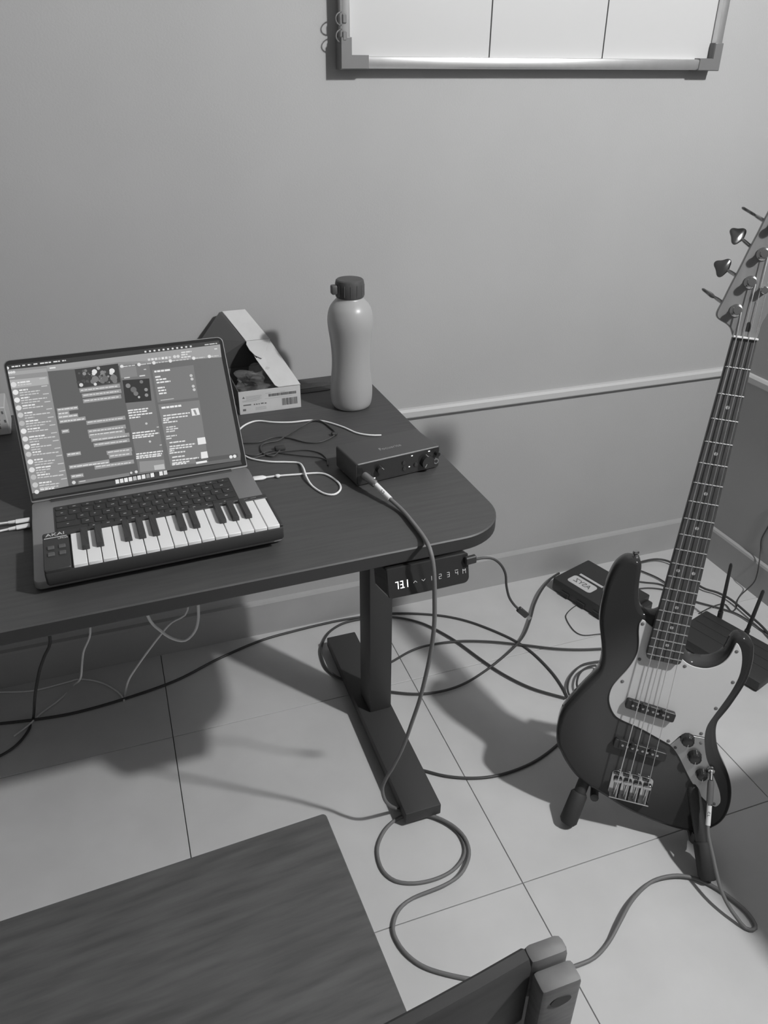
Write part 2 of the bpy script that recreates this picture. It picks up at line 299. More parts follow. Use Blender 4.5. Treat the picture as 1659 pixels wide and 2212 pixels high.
    'b1': [[0.2245,-0.3328,0.7335],[0.2549,-0.3385,0.7335],[0.2849,-0.3261,0.7335],[0.3107,-0.3346,0.7335],[0.3399,-0.3667,0.7335],[0.3655,-0.3752,0.7335],[0.3926,-0.3618,0.7335],[0.4072,-0.3437,0.7335],[0.4038,-0.3118,0.7335],[0.3975,-0.2854,0.7335],[0.3824,-0.2765,0.737],[0.3488,-0.2936,0.7335],[0.3039,-0.3323,0.7335],[0.2903,-0.3436,0.7335],[0.2622,-0.3475,0.7335],[0.2522,-0.3659,0.7335],[0.2531,-0.3916,0.7335],[0.2676,-0.4067,0.7335],[0.2855,-0.3855,0.7335]],
    'b2': [[0.2144,-0.388,0.733],[0.229,-0.4031,0.733],[0.2472,-0.3989,0.733],[0.2707,-0.3921,0.733],[0.3015,-0.394,0.733],[0.3316,-0.3997,0.733],[0.3535,-0.4197,0.733],[0.3596,-0.4465,0.733],[0.3543,-0.4749,0.733]],
    'b3': [[0.2162,-0.3782,0.733],[0.2353,-0.3929,0.733],[0.2636,-0.3835,0.733],[0.2868,-0.3996,0.733],[0.3175,-0.4202,0.733],[0.3483,-0.4387,0.733],[0.3583,-0.4543,0.733]],
    'tie': [[0.4025,-0.3502,0.735],[0.2867,-0.3806,0.735]],
    'lc1': [[-0.1492,-0.5201,0.739],[-0.171,-0.5203,0.739],[-0.1934,-0.5188,0.739],[-0.2334,-0.5186,0.739]],
    'lc2': [[-0.1494,-0.5328,0.736],[-0.1702,-0.5347,0.736],[-0.1928,-0.5373,0.736],[-0.2311,-0.55,0.736]],
    'ctlplug': [[0.4894,-0.79,0.694],[0.5077,-0.79,0.6954]],
    'ctl': [[0.5079,-0.79,0.6936],[0.5213,-0.7905,0.6937],[0.5378,-0.791,0.6887],[0.5528,-0.7915,0.6742],[0.5628,-0.792,0.6542],[0.5665,-0.7925,0.6305],[0.5738,-0.793,0.6056],[0.5858,-0.7935,0.5858],[0.5934,-0.794,0.5775]],
    'ctltip': [[0.5928,-0.795,0.5783],[0.6107,-0.795,0.5592],[0.6188,-0.795,0.5501]],
    'ra': [[1.3864,-0.0735,0.012],[1.4727,-0.0593,0.012],[1.5311,-0.0624,0.012],[1.5614,-0.092,0.012],[1.5631,-0.1464,0.012],[1.5642,-0.2316,0.012],[1.5914,-0.2704,0.012],[1.6053,-0.3137,0.012],[1.6037,-0.3917,0.012],[1.6015,-0.4395,0.012],[1.5907,-0.4951,0.012]],
    'rb': [[1.4366,-0.0759,0.006],[1.4534,-0.1003,0.006],[1.4745,-0.1415,0.006],[1.4838,-0.1856,0.006],[1.4911,-0.2522,0.006],[1.5088,-0.2821,0.006],[1.5571,-0.3336,0.006],[1.5853,-0.3774,0.006],[1.5989,-0.4693,0.006],[1.6119,-0.5255,0.006]],
    'rc': [[1.3977,-0.1322,0.005],[1.4269,-0.1497,0.005],[1.4664,-0.1757,0.005],[1.4865,-0.2371,0.005]],
    'rd': [[1.357,-0.1674,0.004],[1.4171,-0.1752,0.004],[1.4629,-0.2031,0.004],[1.4933,-0.2501,0.004]],
    'wallwire': [[1.7078,-0.2943,0.3205],[1.7078,-0.2745,0.2211],[1.7078,-0.2656,0.1731],[1.7078,-0.2741,0.1381],[1.6918,-0.2964,0.1035],[1.6918,-0.2996,0.0727],[1.6878,-0.2991,0.0432],[1.6568,-0.2957,0.004],[1.6238,-0.3182,0.004],[1.5993,-0.3428,0.004],[1.5773,-0.3492,0.004],[1.581,-0.3155,0.004],[1.5412,-0.3138,0.004],[1.4809,-0.328,0.004]],
    'thinloop': [[1.2493,-0.209,0.003],[1.204,-0.1819,0.003],[1.1658,-0.1807,0.003],[1.1207,-0.2047,0.003],[1.105,-0.2286,0.003],[1.0987,-0.2788,0.003],[1.1124,-0.3047,0.003],[1.1511,-0.3136,0.003],[1.1778,-0.3184,0.003]]}
UI = [
[0.3,0,72,21977,6366,21940,6074,1780,277,1563],
[0.36,0,6366,21940,35114,22180,34949,19899,6357,20974],
[0.125,0,6357,20974,17540,21141,17353,1813,6074,1780],
[0.15,0,17540,21141,34949,19899,34975,2511,34751,1363,17353,1813],
[0.19,1,17596,20489,22496,20042,21830,1782,17422,1909],
[0.2,1,22841,19099,29858,19127,29570,13395,22684,13447],
[0.22,1,22675,13121,29667,12910,29183,1924,22749,2448],
[0.06,0,177,1530,34740,1309,34847,417,230,666],
[0.45,1,130,20247,6159,20163,6135,18859,160,18878],
[0.4,1,95,21589,6286,21506,6277,20932,126,20993],
[0.75,2,807,21475,765,21604,655,21684,519,21684,409,21604,367,21475,409,21346,519,21266,655,21266,765,21346],
[0.75,2,1182,21478,1140,21607,1030,21687,894,21687,784,21607,742,21478,784,21349,894,21269,1030,21269,1140,21349],
[0.75,2,1558,21482,1516,21611,1406,21691,1270,21691,1160,21611,1118,21482,1160,21353,1270,21273,1406,21273,1516,21353],
[0.7,2,363,20551,1299,20551,1299,20705,363,20705],
[0.75,2,1364,19472,1280,19731,1060,19890,788,19890,568,19731,484,19472,568,19213,788,19054,1060,19054,1280,19213],
[0.85,2,1529,19586,1859,19586,1859,19817,1529,19817],
[0.85,2,1953,19585,2755,19585,2755,19815,1953,19815],
[0.85,2,2850,19583,3419,19583,3419,19814,2850,19814],
[0.65,2,1501,19202,1831,19202,1831,19381,1501,19381],
[0.65,2,1925,19201,2255,19201,2255,19380,1925,19380],
[0.65,2,2349,19199,2680,19199,2680,19378,2349,19378],
[0.65,2,2775,19197,3581,19197,3581,19376,2775,19376],
[0.6,2,4916,19855,5827,19855,5827,20009,4916,20009],
[0.85,2,1413,18201,1329,18460,1109,18619,837,18619,617,18460,533,18201,617,17942,837,17783,1109,17783,1329,17942],
[0.85,2,1578,18313,2049,18313,2049,18543,1578,18543],
[0.85,2,2144,18310,2569,18310,2569,18540,2144,18540],
[0.85,2,2663,18307,2876,18307,2876,18538,2663,18538],
[0.65,2,1551,17927,2163,17927,2163,18107,1551,18107],
[0.65,2,2257,17924,2730,17924,2730,18103,2257,18103],
[0.65,2,2824,17920,3156,17920,3156,18100,2824,18100],
[0.65,2,3251,17916,3869,17916,3869,18096,3251,18096],
[0.65,2,3964,17912,4441,17912,4441,18092,3964,18092],
[0.65,2,4536,17910,4632,17910,4632,18089,4536,18089],
[0.62,2,1523,17518,2135,17518,2135,17697,1523,17697],
[0.62,2,2229,17513,2702,17513,2702,17692,2229,17692],
[0.62,2,2796,17508,3270,17508,3270,17688,2796,17688],
[0.62,2,3365,17504,3983,17504,3983,17683,3365,17683],
[0.62,2,4079,17499,4365,17499,4365,17679,4079,17679],
[0.6,2,4967,18570,5878,18570,5878,18723,4967,18723],
[0.85,2,1411,16911,1327,17170,1107,17329,835,17329,615,17170,531,16911,615,16652,835,16493,1107,16493,1327,16652],
[0.85,2,1577,17020,2001,17020,2001,17250,1577,17250],
[0.85,2,2095,17014,2710,17014,2710,17245,2095,17245],
[0.85,2,2804,17010,2875,17010,2875,17241,2804,17241],
[0.65,2,1549,16635,2020,16635,2020,16814,1549,16814],
[0.65,2,2115,16630,2587,16630,2587,16809,2115,16809],
[0.65,2,2682,16624,3155,16624,3155,16803,2682,16803],
[0.65,2,3250,16616,4059,16616,4059,16796,3250,16796],
[0.65,2,4154,16608,4775,16608,4775,16788,4154,16788],
[0.65,2,4870,16603,5206,16603,5206,16782,4870,16782],
[0.65,2,5301,16599,5469,16599,5469,16779,5301,16779],
[0.62,2,1521,16226,1851,16226,1851,16405,1521,16405],
[0.62,2,1945,16220,2559,16220,2559,16399,1945,16399],
[0.62,2,2653,16213,3080,16213,3080,16392,2653,16392],
[0.62,2,3175,16206,3792,16206,3792,16385,3175,16385],
[0.62,2,3887,16199,4316,16199,4316,16379,3887,16379],
[0.6,2,4966,17265,5878,17265,5878,17418,4966,17418],
[0.75,2,1410,15620,1326,15879,1106,16038,834,16038,614,15879,530,15620,614,15361,834,15202,1106,15202,1326,15361],
[0.85,2,1576,15724,2378,15724,2378,15954,1576,15954],
[0.85,2,2472,15715,2898,15715,2898,15946,2472,15946],
[0.85,2,2993,15709,3467,15709,3467,15939,2993,15939],
[0.65,2,1548,15339,2350,15339,2350,15519,1548,15519],
[0.65,2,2444,15329,2917,15329,2917,15509,2444,15509],
[0.65,2,3012,15322,3487,15322,3487,15501,3012,15501],
[0.65,2,3582,15313,4201,15313,4201,15493,3582,15493],
[0.65,2,4296,15306,4631,15306,4631,15485,4296,15485],
[0.6,2,4966,15959,5878,15959,5878,16113,4966,16113],
[0.6,2,1473,14423,1389,14682,1169,14841,897,14841,677,14682,593,14423,677,14164,897,14005,1169,14005,1389,14164],
[0.85,2,1639,14527,1969,14527,1969,14758,1639,14758],
[0.85,2,2063,14517,2867,14517,2867,14748,2063,14748],
[0.65,2,1611,14140,2224,14140,2224,14320,1611,14320],
[0.65,2,2319,14130,2744,14130,2744,14309,2319,14309],
[0.65,2,2839,14122,3266,14122,3266,14301,2839,14301],
[0.65,2,3361,14110,4170,14110,4170,14289,3361,14289],
[0.65,2,4265,14096,4887,14096,4887,14276,4265,14276],
[0.65,2,4983,14086,5462,14086,5462,14266,4983,14266],
[0.62,2,1583,13732,1913,13732,1913,13912,1583,13912],
[0.62,2,2007,13721,2811,13721,2811,13901,2007,13901],
[0.62,2,2906,13711,3000,13711,3000,13891,2906,13891],
[0.6,2,5031,14748,5943,14748,5943,14902,5031,14902],
[0.5,2,1435,13059,1351,13318,1131,13477,859,13477,639,13318,555,13059,639,12800,859,12641,1131,12641,1351,12800],
[0.85,2,1601,13159,2073,13159,2073,13390,1601,13390],
[0.85,2,2167,13147,2782,13147,2782,13378,2167,13378],
[0.85,2,2876,13134,3493,13134,3493,13364,2876,13364],
[0.65,2,1573,12775,1997,12775,1997,12955,1573,12955],
[0.65,2,2092,12763,2706,12763,2706,12942,2092,12942],
[0.65,2,2801,12750,3228,12750,3228,12930,2801,12930],
[0.65,2,3323,12739,3798,12739,3798,12919,3323,12919],
[0.65,2,3894,12727,4514,12727,4514,12906,3894,12906],
[0.65,2,4609,12715,4944,12715,4944,12894,4609,12894],
[0.65,2,5040,12707,5376,12707,5376,12886,5040,12886],
[0.65,2,5472,12701,5496,12701,5496,12880,5472,12880],
[0.62,2,1545,12365,1969,12365,1969,12544,1545,12544],
[0.62,2,2064,12354,2489,12354,2489,12533,2064,12533],
[0.62,2,2583,12342,3057,12342,3057,12522,2583,12522],
[0.62,2,3152,12332,3485,12332,3485,12511,3152,12511],
[0.62,2,3580,12320,4199,12320,4199,12499,3580,12499],
[0.62,2,4295,12310,4390,12310,4390,12490,4295,12490],
[0.6,2,4993,13368,5905,13368,5905,13522,4993,13522],
[0.85,2,1457,11763,1373,12022,1153,12181,881,12181,661,12022,577,11763,661,11504,881,11345,1153,11345,1373,11504],
[0.85,2,1623,11862,1953,11862,1953,12093,1623,12093],
[0.85,2,2047,11853,2378,11853,2378,12083,2047,12083],
[0.85,2,2472,11840,3088,11840,3088,12070,2472,12070],
[0.85,2,3183,11827,3516,11827,3516,12058,3183,12058],
[0.65,2,1595,11474,2208,11474,2208,11654,1595,11654],
[0.65,2,2303,11461,2634,11461,2634,11641,2303,11641],
[0.65,2,2728,11448,3345,11448,3345,11627,2728,11627],
[0.65,2,3440,11431,4059,11431,4059,11610,3440,11610],
[0.65,2,4154,11415,4680,11415,4680,11595,4154,11595],
[0.6,2,5016,12057,5928,12057,5928,12211,5016,12211],
[0.75,2,1455,10470,1371,10729,1151,10888,879,10888,659,10729,575,10470,659,10211,879,10052,1151,10052,1371,10211],
[0.85,2,1622,10561,2424,10561,2424,10791,1622,10791],
[0.85,2,2519,10542,2945,10542,2945,10773,2519,10773],
[0.85,2,3040,10530,3372,10530,3372,10761,3040,10761],
[0.85,2,3467,10517,3991,10517,3991,10747,3467,10747],
[0.65,2,1594,10180,2065,10180,2065,10360,1594,10360],
[0.65,2,2160,10160,2964,10160,2964,10340,2160,10340],
[0.65,2,3059,10139,3677,10139,3677,10318,3059,10318],
[0.65,2,3772,10122,4249,10122,4249,10301,3772,10301],
[0.65,2,4345,10104,4967,10104,4967,10284,4345,10284],
[0.65,2,5063,10087,5519,10087,5519,10267,5063,10267],
[0.62,2,1566,9768,2179,9768,2179,9947,1566,9947],
[0.62,2,2273,9750,2699,9750,2699,9930,2273,9930],
[0.62,2,2794,9740,2984,9740,2984,9919,2794,9919],
[0.6,2,5015,10750,5928,10750,5928,10903,5015,10903],
[0.85,2,1477,9173,1393,9432,1173,9591,901,9591,681,9432,597,9173,681,8914,901,8755,1173,8755,1393,8914],
[0.85,2,1644,9260,2446,9260,2446,9491,1644,9491],
[0.85,2,2541,9240,2944,9240,2944,9470,2541,9470],
[0.65,2,1616,8878,2229,8878,2229,9058,1616,9058],
[0.65,2,2323,8857,2939,8857,2939,9036,2323,9036],
[0.65,2,3034,8838,3462,8838,3462,9017,3034,9017],
[0.65,2,3557,8823,3890,8823,3890,9003,3557,9003],
[0.65,2,3985,8805,4702,8805,4702,8985,3985,8985],
[0.62,2,1588,8465,2390,8465,2390,8644,1588,8644],
[0.62,2,2485,8442,2958,8442,2958,8621,2485,8621],
[0.6,2,5038,9438,5951,9438,5951,9592,5038,9592],
[0.6,2,1508,7926,1424,8185,1204,8344,932,8344,712,8185,628,7926,712,7667,932,7508,1204,7508,1424,7667],
[0.85,2,1675,8017,2005,8017,2005,8248,1675,8248],
[0.85,2,2099,8004,2430,8004,2430,8234,2099,8234],
[0.85,2,2525,7988,2975,7988,2975,8218,2525,8218],
[0.65,2,1647,7630,2118,7630,2118,7810,1647,7810],
[0.65,2,2213,7612,2639,7612,2639,7791,2213,7791],
[0.65,2,2734,7596,3066,7596,3066,7775,2734,7775],
[0.65,2,3161,7580,3588,7580,3588,7760,3161,7760],
[0.65,2,3684,7556,4495,7556,4495,7736,3684,7736],
[0.65,2,4591,7532,5022,7532,5022,7712,4591,7712],
[0.65,2,5118,7514,5574,7514,5574,7694,5118,7694],
[0.6,2,5070,8176,5984,8176,5984,8329,5070,8329],
[0.85,2,1539,6678,1455,6937,1235,7096,963,7096,743,6937,659,6678,743,6419,963,6260,1235,6260,1455,6419],
[0.85,2,1706,6767,2036,6767,2036,6997,1706,6997],
[0.85,2,2130,6750,2556,6750,2556,6981,2130,6981],
[0.85,2,2651,6733,3007,6733,3007,6963,2651,6963],
[0.65,2,1678,6379,2150,6379,2150,6559,1678,6559],
[0.65,2,2244,6352,3050,6352,3050,6532,2244,6532],
[0.65,2,3145,6325,3620,6325,3620,6505,3145,6505],
[0.65,2,3715,6304,4192,6304,4192,6484,3715,6484],
[0.65,2,4288,6283,4766,6283,4766,6463,4288,6463],
[0.62,2,1650,5962,2453,5962,2453,6142,1650,6142],
[0.62,2,2547,5937,2879,5937,2879,6117,2547,6117],
[0.62,2,2974,5918,3449,5918,3449,6098,2974,6098],
[0.62,2,3544,5891,4355,5891,4355,6070,3544,6070],
[0.62,2,4451,5871,4499,5871,4499,6050,4451,6050],
[0.6,2,5102,6913,6016,6913,6016,7067,5102,7067],
[0.75,2,1533,5357,1449,5616,1229,5775,957,5775,737,5616,653,5357,737,5098,957,4939,1229,4939,1449,5098],
[0.85,2,1700,5435,2503,5435,2503,5665,1700,5665],
[0.85,2,2598,5406,3072,5406,3072,5637,2598,5637],
[0.85,2,3167,5377,3977,5377,3977,5608,3167,5608],
[0.65,2,1672,5059,2002,5059,2002,5238,1672,5238],
[0.65,2,2097,5042,2428,5042,2428,5221,2097,5221],
[0.65,2,2522,5019,3139,5019,3139,5198,2522,5198],
[0.65,2,3234,4992,3805,4992,3805,5171,3234,5171],
[0.62,2,1644,4646,2069,4646,2069,4826,1644,4826],
[0.62,2,2163,4624,2636,4624,2636,4803,2163,4803],
[0.62,2,2731,4603,3063,4603,3063,4783,2731,4783],
[0.6,2,5097,5578,6011,5578,6011,5731,5097,5731],
[0.5,2,1545,4137,1461,4396,1241,4555,969,4555,749,4396,665,4137,749,3878,969,3719,1241,3719,1461,3878],
[0.85,2,1713,4219,2185,4219,2185,4449,1713,4449],
[0.85,2,2279,4192,2895,4192,2895,4422,2279,4422],
[0.85,2,2990,4168,3323,4168,3323,4398,2990,4398],
[0.85,2,3418,4152,3608,4152,3608,4383,3418,4383],
[0.65,2,1685,3836,2015,3836,2015,4016,1685,4016],
[0.65,2,2109,3816,2535,3816,2535,3995,2109,3995],
[0.65,2,2630,3785,3437,3785,3437,3964,2630,3964],
[0.65,2,3533,3756,3866,3756,3866,3936,3533,3936],
[0.65,2,3962,3727,4775,3727,4775,3906,3962,3906],
[0.65,2,4870,3689,5615,3689,5615,3869,4870,3869],
[0.6,2,5111,4344,6025,4344,6025,4497,5111,4497],
[0.6,2,1567,2837,1483,3096,1263,3255,991,3255,771,3096,687,2837,771,2578,991,2419,1263,2419,1483,2578],
[0.85,2,1734,2915,2207,2915,2207,3146,1734,3146],
[0.85,2,2301,2891,2728,2891,2728,3121,2301,3121],
[0.85,2,2823,2866,3298,2866,3298,3096,2823,3096],
[0.85,2,3393,2845,3631,2845,3631,3076,3393,3076],
[0.65,2,1706,2522,2510,2522,2510,2702,1706,2702],
[0.65,2,2605,2485,3222,2485,3222,2664,2605,2664],
[0.65,2,3317,2447,4127,2447,4127,2627,3317,2627],
[0.65,2,4223,2413,4654,2413,4654,2593,4223,2593],
[0.65,2,4749,2398,4797,2398,4797,2577,4749,2577],
[0.62,2,1678,2116,2293,2116,2293,2295,1678,2295],
[0.62,2,2387,2077,3194,2077,3194,2257,2387,2257],
[0.62,2,3289,2034,4099,2034,4099,2213,3289,2213],
[0.62,2,4195,2002,4530,2002,4530,2182,4195,2182],
[0.6,2,5134,3029,6048,3029,6048,3182,5134,3182],
[0.8,2,1503,1691,1436,1897,1261,2024,1045,2024,870,1897,803,1691,870,1485,1045,1358,1261,1358,1436,1485],
[0.85,2,1724,1822,2339,1822,2339,2052,1724,2052],
[0.85,2,2433,1791,2907,1791,2907,2022,2433,2022],
[0.85,2,3002,1767,3335,1767,3335,1997,3002,1997],
[0.85,2,3430,1744,3859,1744,3859,1974,3430,1974],
[0.34,1,10642,16835,17132,16835,17132,17502,10642,17502],
[0.72,2,10849,17084,11294,17084,11294,17264,10849,17264],
[0.72,2,11393,17079,11888,17079,11888,17259,11393,17259],
[0.72,2,11987,17073,12633,17073,12633,17253,11987,17253],
[0.72,2,12733,17068,13082,17068,13082,17247,12733,17247],
[0.72,2,13182,17063,13682,17063,13682,17243,13182,17243],
[0.72,2,13782,17057,14635,17057,14635,17236,13782,17236],
[0.72,2,14736,17050,15189,17050,15189,17230,14736,17230],
[0.72,2,15290,17044,16150,17044,16150,17223,15290,17223],
[0.72,2,16251,17037,16683,17037,16683,17217,16251,17217],
[0.34,1,10874,15924,17158,15924,17158,16591,10874,16591],
[0.72,2,11081,16202,11923,16202,11923,16381,11081,16381],
[0.72,2,12022,16194,12519,16194,12519,16373,12022,16373],
[0.72,2,12619,16188,12967,16188,12967,16368,12619,16368],
[0.72,2,13067,16183,13567,16183,13567,16362,13067,16362],
[0.72,2,13667,16176,14168,16176,14168,16355,13667,16355],
[0.72,2,14269,16170,14620,16170,14620,16350,14269,16350],
[0.72,2,14721,16165,15174,16165,15174,16344,14721,16344],
[0.72,2,15275,16158,15932,16158,15932,16337,15275,16337],
[0.72,2,16034,16151,16389,16151,16389,16331,16034,16331],
[0.72,2,16490,16147,16719,16147,16719,16326,16490,16326],
[0.34,1,10850,15003,16985,15003,16985,15670,10850,15670],
[0.72,2,11057,15277,11899,15277,11899,15456,11057,15456],
[0.72,2,11998,15267,12495,15267,12495,15446,11998,15446],
[0.72,2,12595,15259,13044,15259,13044,15439,12595,15439],
[0.72,2,13143,15253,13493,15253,13493,15432,13143,15432],
[0.72,2,13593,15246,14094,15246,14094,15425,13593,15425],
[0.72,2,14195,15238,14697,15238,14697,15417,14195,15417],
[0.72,2,14798,15230,15252,15230,15252,15410,14798,15410],
[0.72,2,15353,15222,16010,15222,16010,15401,15353,15401],
[0.72,2,16111,15213,16543,15213,16543,15393,16111,15393],
[0.34,1,10697,11343,16975,11343,16975,12010,10697,12010],
[0.72,2,10905,11664,11746,11664,11746,11843,10905,11843],
[0.72,2,11845,11647,12292,11647,12292,11827,11845,11827],
[0.72,2,12392,11630,13240,11630,13240,11809,12392,11809],
[0.72,2,13340,11614,13690,11614,13690,11794,13340,11794],
[0.72,2,13790,11604,14141,11604,14141,11784,13790,11784],
[0.72,2,14242,11594,14594,11594,14594,11774,14242,11774],
[0.72,2,14695,11583,15148,11583,15148,11763,14695,11763],
[0.72,2,15249,11572,15603,11572,15603,11751,15249,11751],
[0.72,2,15704,11556,16541,11556,16541,11736,15704,11736],
[0.34,1,10659,9853,16754,9853,16754,10520,10659,10520],
[0.72,2,10867,10134,11312,10134,11312,10314,10867,10314],
[0.72,2,11411,10118,12056,10118,12056,10297,11411,10297],
[0.72,2,12155,10100,12603,10100,12603,10280,12155,10280],
[0.72,2,12703,10086,13202,10086,13202,10265,12703,10265],
[0.72,2,13302,10072,13652,10072,13652,10251,13302,10251],
[0.72,2,13752,10056,14405,10056,14405,10235,13752,10235],
[0.72,2,14506,10040,14858,10040,14858,10219,14506,10219],
[0.72,2,14959,10027,15413,10027,15413,10207,14959,10207],
[0.72,2,15515,10014,15869,10014,15869,10193,15515,10193],
[0.72,2,15970,10002,16300,10002,16300,10181,15970,10181],
[0.34,1,10669,9099,16457,9099,16457,9766,10669,9766],
[0.72,2,10876,9519,11520,9519,11520,9699,10876,9699],
[0.72,2,11619,9503,11966,9503,11966,9683,11619,9683],
[0.72,2,12066,9491,12414,9491,12414,9670,12066,9670],
[0.72,2,12513,9477,12962,9477,12962,9656,12513,9656],
[0.72,2,13062,9456,13913,9456,13913,9636,13062,9636],
[0.72,2,14014,9429,14869,9429,14869,9609,14014,9609],
[0.72,2,14970,9407,15475,9407,15475,9587,14970,9587],
[0.72,2,15576,9391,16057,9391,16057,9571,15576,9571],
[0.34,1,10901,8406,17079,8406,17079,9074,10901,9074],
[0.72,2,11109,8630,11951,8630,11951,8810,11109,8810],
[0.72,2,12051,8607,12548,8607,12548,8787,12051,8787],
[0.72,2,12648,8584,13497,8584,13497,8764,12648,8764],
[0.72,2,13598,8555,14451,8555,14451,8735,13598,8735],
[0.72,2,14552,8534,14904,8534,14904,8714,14552,8714],
[0.72,2,15005,8521,15359,8521,15359,8700,15005,8700],
[0.72,2,15460,8507,15814,8507,15814,8686,15460,8686],
[0.72,2,15915,8492,16372,8492,16372,8671,15915,8671],
[0.72,2,16474,8480,16601,8480,16601,8659,16474,8659],
[0.34,1,11143,7501,16946,7501,16946,8168,11143,8168],
[0.72,2,11351,7801,11797,7801,11797,7980,11351,7980],
[0.72,2,11896,7777,12743,7777,12743,7956,11896,7956],
[0.72,2,12842,7746,13693,7746,13693,7926,12842,7926],
[0.72,2,13793,7716,14647,7716,14647,7895,13793,7895],
[0.72,2,14748,7693,15101,7693,15101,7872,14748,7872],
[0.72,2,15202,7676,15708,7676,15708,7855,15202,7855],
[0.72,2,15809,7654,16469,7654,16469,7833,15809,7833],
[0.34,1,12921,5890,17023,5890,17023,6558,12921,6558],
[0.72,2,13131,6201,13983,6201,13983,6381,13131,6381],
[0.72,2,14083,6167,14939,6167,14939,6346,14083,6346],
[0.72,2,15040,6142,15394,6142,15394,6321,15040,6321],
[0.72,2,15495,6123,15951,6123,15951,6303,15495,6303],
[0.72,2,16052,6102,16560,6102,16560,6282,16052,6282],
[0.34,1,13146,5211,16894,5211,16894,5879,13146,5879],
[0.72,2,13356,5526,14008,5526,14008,5706,13356,5706],
[0.72,2,14109,5501,14612,5501,14612,5680,14109,5680],
[0.72,2,14713,5478,15217,5478,15217,5657,14713,5657],
[0.72,2,15318,5455,15824,5455,15824,5634,15318,5634],
[0.72,2,15926,5431,16459,5431,16459,5611,15926,5611],
[0.34,1,10584,3786,16951,3786,16951,4453,10584,4453],
[0.72,2,10792,4135,11634,4135,11634,4314,10792,4314],
[0.72,2,11733,4100,12380,4100,12380,4279,11733,4279],
[0.72,2,12479,4069,13128,4069,13128,4248,12479,4248],
[0.72,2,13228,4042,13679,4042,13679,4221,13228,4221],
[0.72,2,13780,4021,14131,4021,14131,4201,13780,4201],
[0.72,2,14232,3999,14735,3999,14735,4178,14232,4178],
[0.72,2,14836,3977,15189,3977,15189,4157,14836,4157],
[0.72,2,15290,3952,15949,3952,15949,4131,15290,4131],
[0.72,2,16050,3927,16406,3927,16406,4106,16050,4106],
[0.36,1,6619,14102,9888,14102,9888,14717,6619,14717],
[0.8,2,6775,14384,7210,14384,7210,14563,6775,14563],
[0.8,2,7307,14376,7647,14376,7647,14555,7307,14555],
[0.8,2,7744,14365,8572,14365,8572,14545,7744,14545],
[0.8,2,8669,14354,9109,14354,9109,14533,8669,14533],
[0.8,2,9207,14345,9746,14345,9746,14524,9207,14524],
[0.36,1,6591,13436,8392,13436,8392,14051,6591,14051],
[0.8,2,6746,13705,7182,13705,7182,13885,6746,13885],
[0.8,2,7279,13697,7618,13697,7618,13877,7279,13877],
[0.8,2,7716,13689,8153,13689,8153,13868,7716,13868],
[0.36,1,6534,12875,9663,12875,9663,13490,6534,13490],
[0.8,2,6690,13136,7174,13136,7174,13315,6690,13315],
[0.8,2,7270,13122,8096,13122,8096,13301,7270,13301],
[0.8,2,8194,13106,8828,13106,8828,13286,8194,13286],
[0.8,2,8926,13093,9513,13093,9513,13272,8926,13272],
[0.36,1,6590,12187,10731,12187,10731,12802,6590,12802],
[0.8,2,6746,12393,7230,12393,7230,12572,6746,12572],
[0.8,2,7327,12380,7813,12380,7813,12560,7327,12560],
[0.8,2,7910,12370,8251,12370,8251,12549,7910,12549],
[0.8,2,8348,12361,8690,12361,8690,12540,8348,12540],
[0.8,2,8787,12351,9228,12351,9228,12530,8787,12530],
[0.8,2,9326,12338,9964,12338,9964,12517,9326,12517],
[0.8,2,10062,12325,10505,12325,10505,12504,10062,12504],
[0.36,1,6651,10504,7826,10504,7826,11119,6651,11119],
[0.8,2,6807,10751,7631,10751,7631,10931,6807,10931],
[0.36,1,6731,6569,8927,6569,8927,7184,6731,7184],
[0.8,2,6887,6854,7323,6854,7323,7033,6887,7033],
[0.8,2,7420,6831,8053,6831,8053,7011,7420,7011],
[0.8,2,8150,6809,8589,6809,8589,6989,8150,6989],
[0.8,2,8687,6796,8785,6796,8785,6976,8687,6976],
[0.36,1,6707,4501,13079,4501,13079,5117,6707,5117],
[0.8,2,6863,4753,7299,4753,7299,4932,6863,4932],
[0.8,2,7397,4731,7834,4731,7834,4911,7397,4911],
[0.8,2,7931,4702,8761,4702,8761,4881,7931,4881],
[0.8,2,8859,4664,9693,4664,9693,4844,8859,4844],
[0.8,2,9791,4633,10283,4633,10283,4813,9791,4813],
[0.8,2,10382,4606,11024,4606,11024,4786,10382,4786],
[0.8,2,11123,4580,11569,4580,11569,4760,11123,4760],
[0.8,2,11668,4554,12314,4554,12314,4734,11668,4734],
[0.8,2,12414,4528,12888,4528,12888,4707,12414,4707],
[0.36,1,6707,2903,8665,2903,8665,3518,6707,3518],
[0.8,2,6863,3172,7348,3172,7348,3352,6863,3352],
[0.8,2,7445,3139,8273,3139,8273,3318,7445,3318],
[0.8,2,8370,3113,8517,3113,8517,3292,8370,3292],
[0.24,1,7621,1810,15841,1810,15841,2374,7621,2374],
[0.6,2,7821,2137,8797,2137,8797,2291,7821,2291],
[0.7,2,7262,2229,7205,2405,7055,2514,6869,2514,6719,2405,6662,2229,6719,2053,6869,1944,7055,1944,7205,2053],
[0.75,2,17233,2309,17185,2456,17060,2547,16906,2547,16781,2456,16733,2309,16781,2162,16906,2071,17060,2071,17185,2162],
[0.7,2,16358,2288,16320,2406,16220,2478,16096,2478,15996,2406,15958,2288,15996,2170,16096,2098,16220,2098,16320,2170],
[0.8,2,6757,21332,7677,21332,7677,21563,6757,21563],
[0.05,1,10535,20787,17496,20905,17331,17725,10488,17621],
[0.07,2,11463,18802,11440,18873,11380,18916,11306,18916,11246,18873,11223,18802,11246,18731,11306,18688,11380,18688,11440,18731],
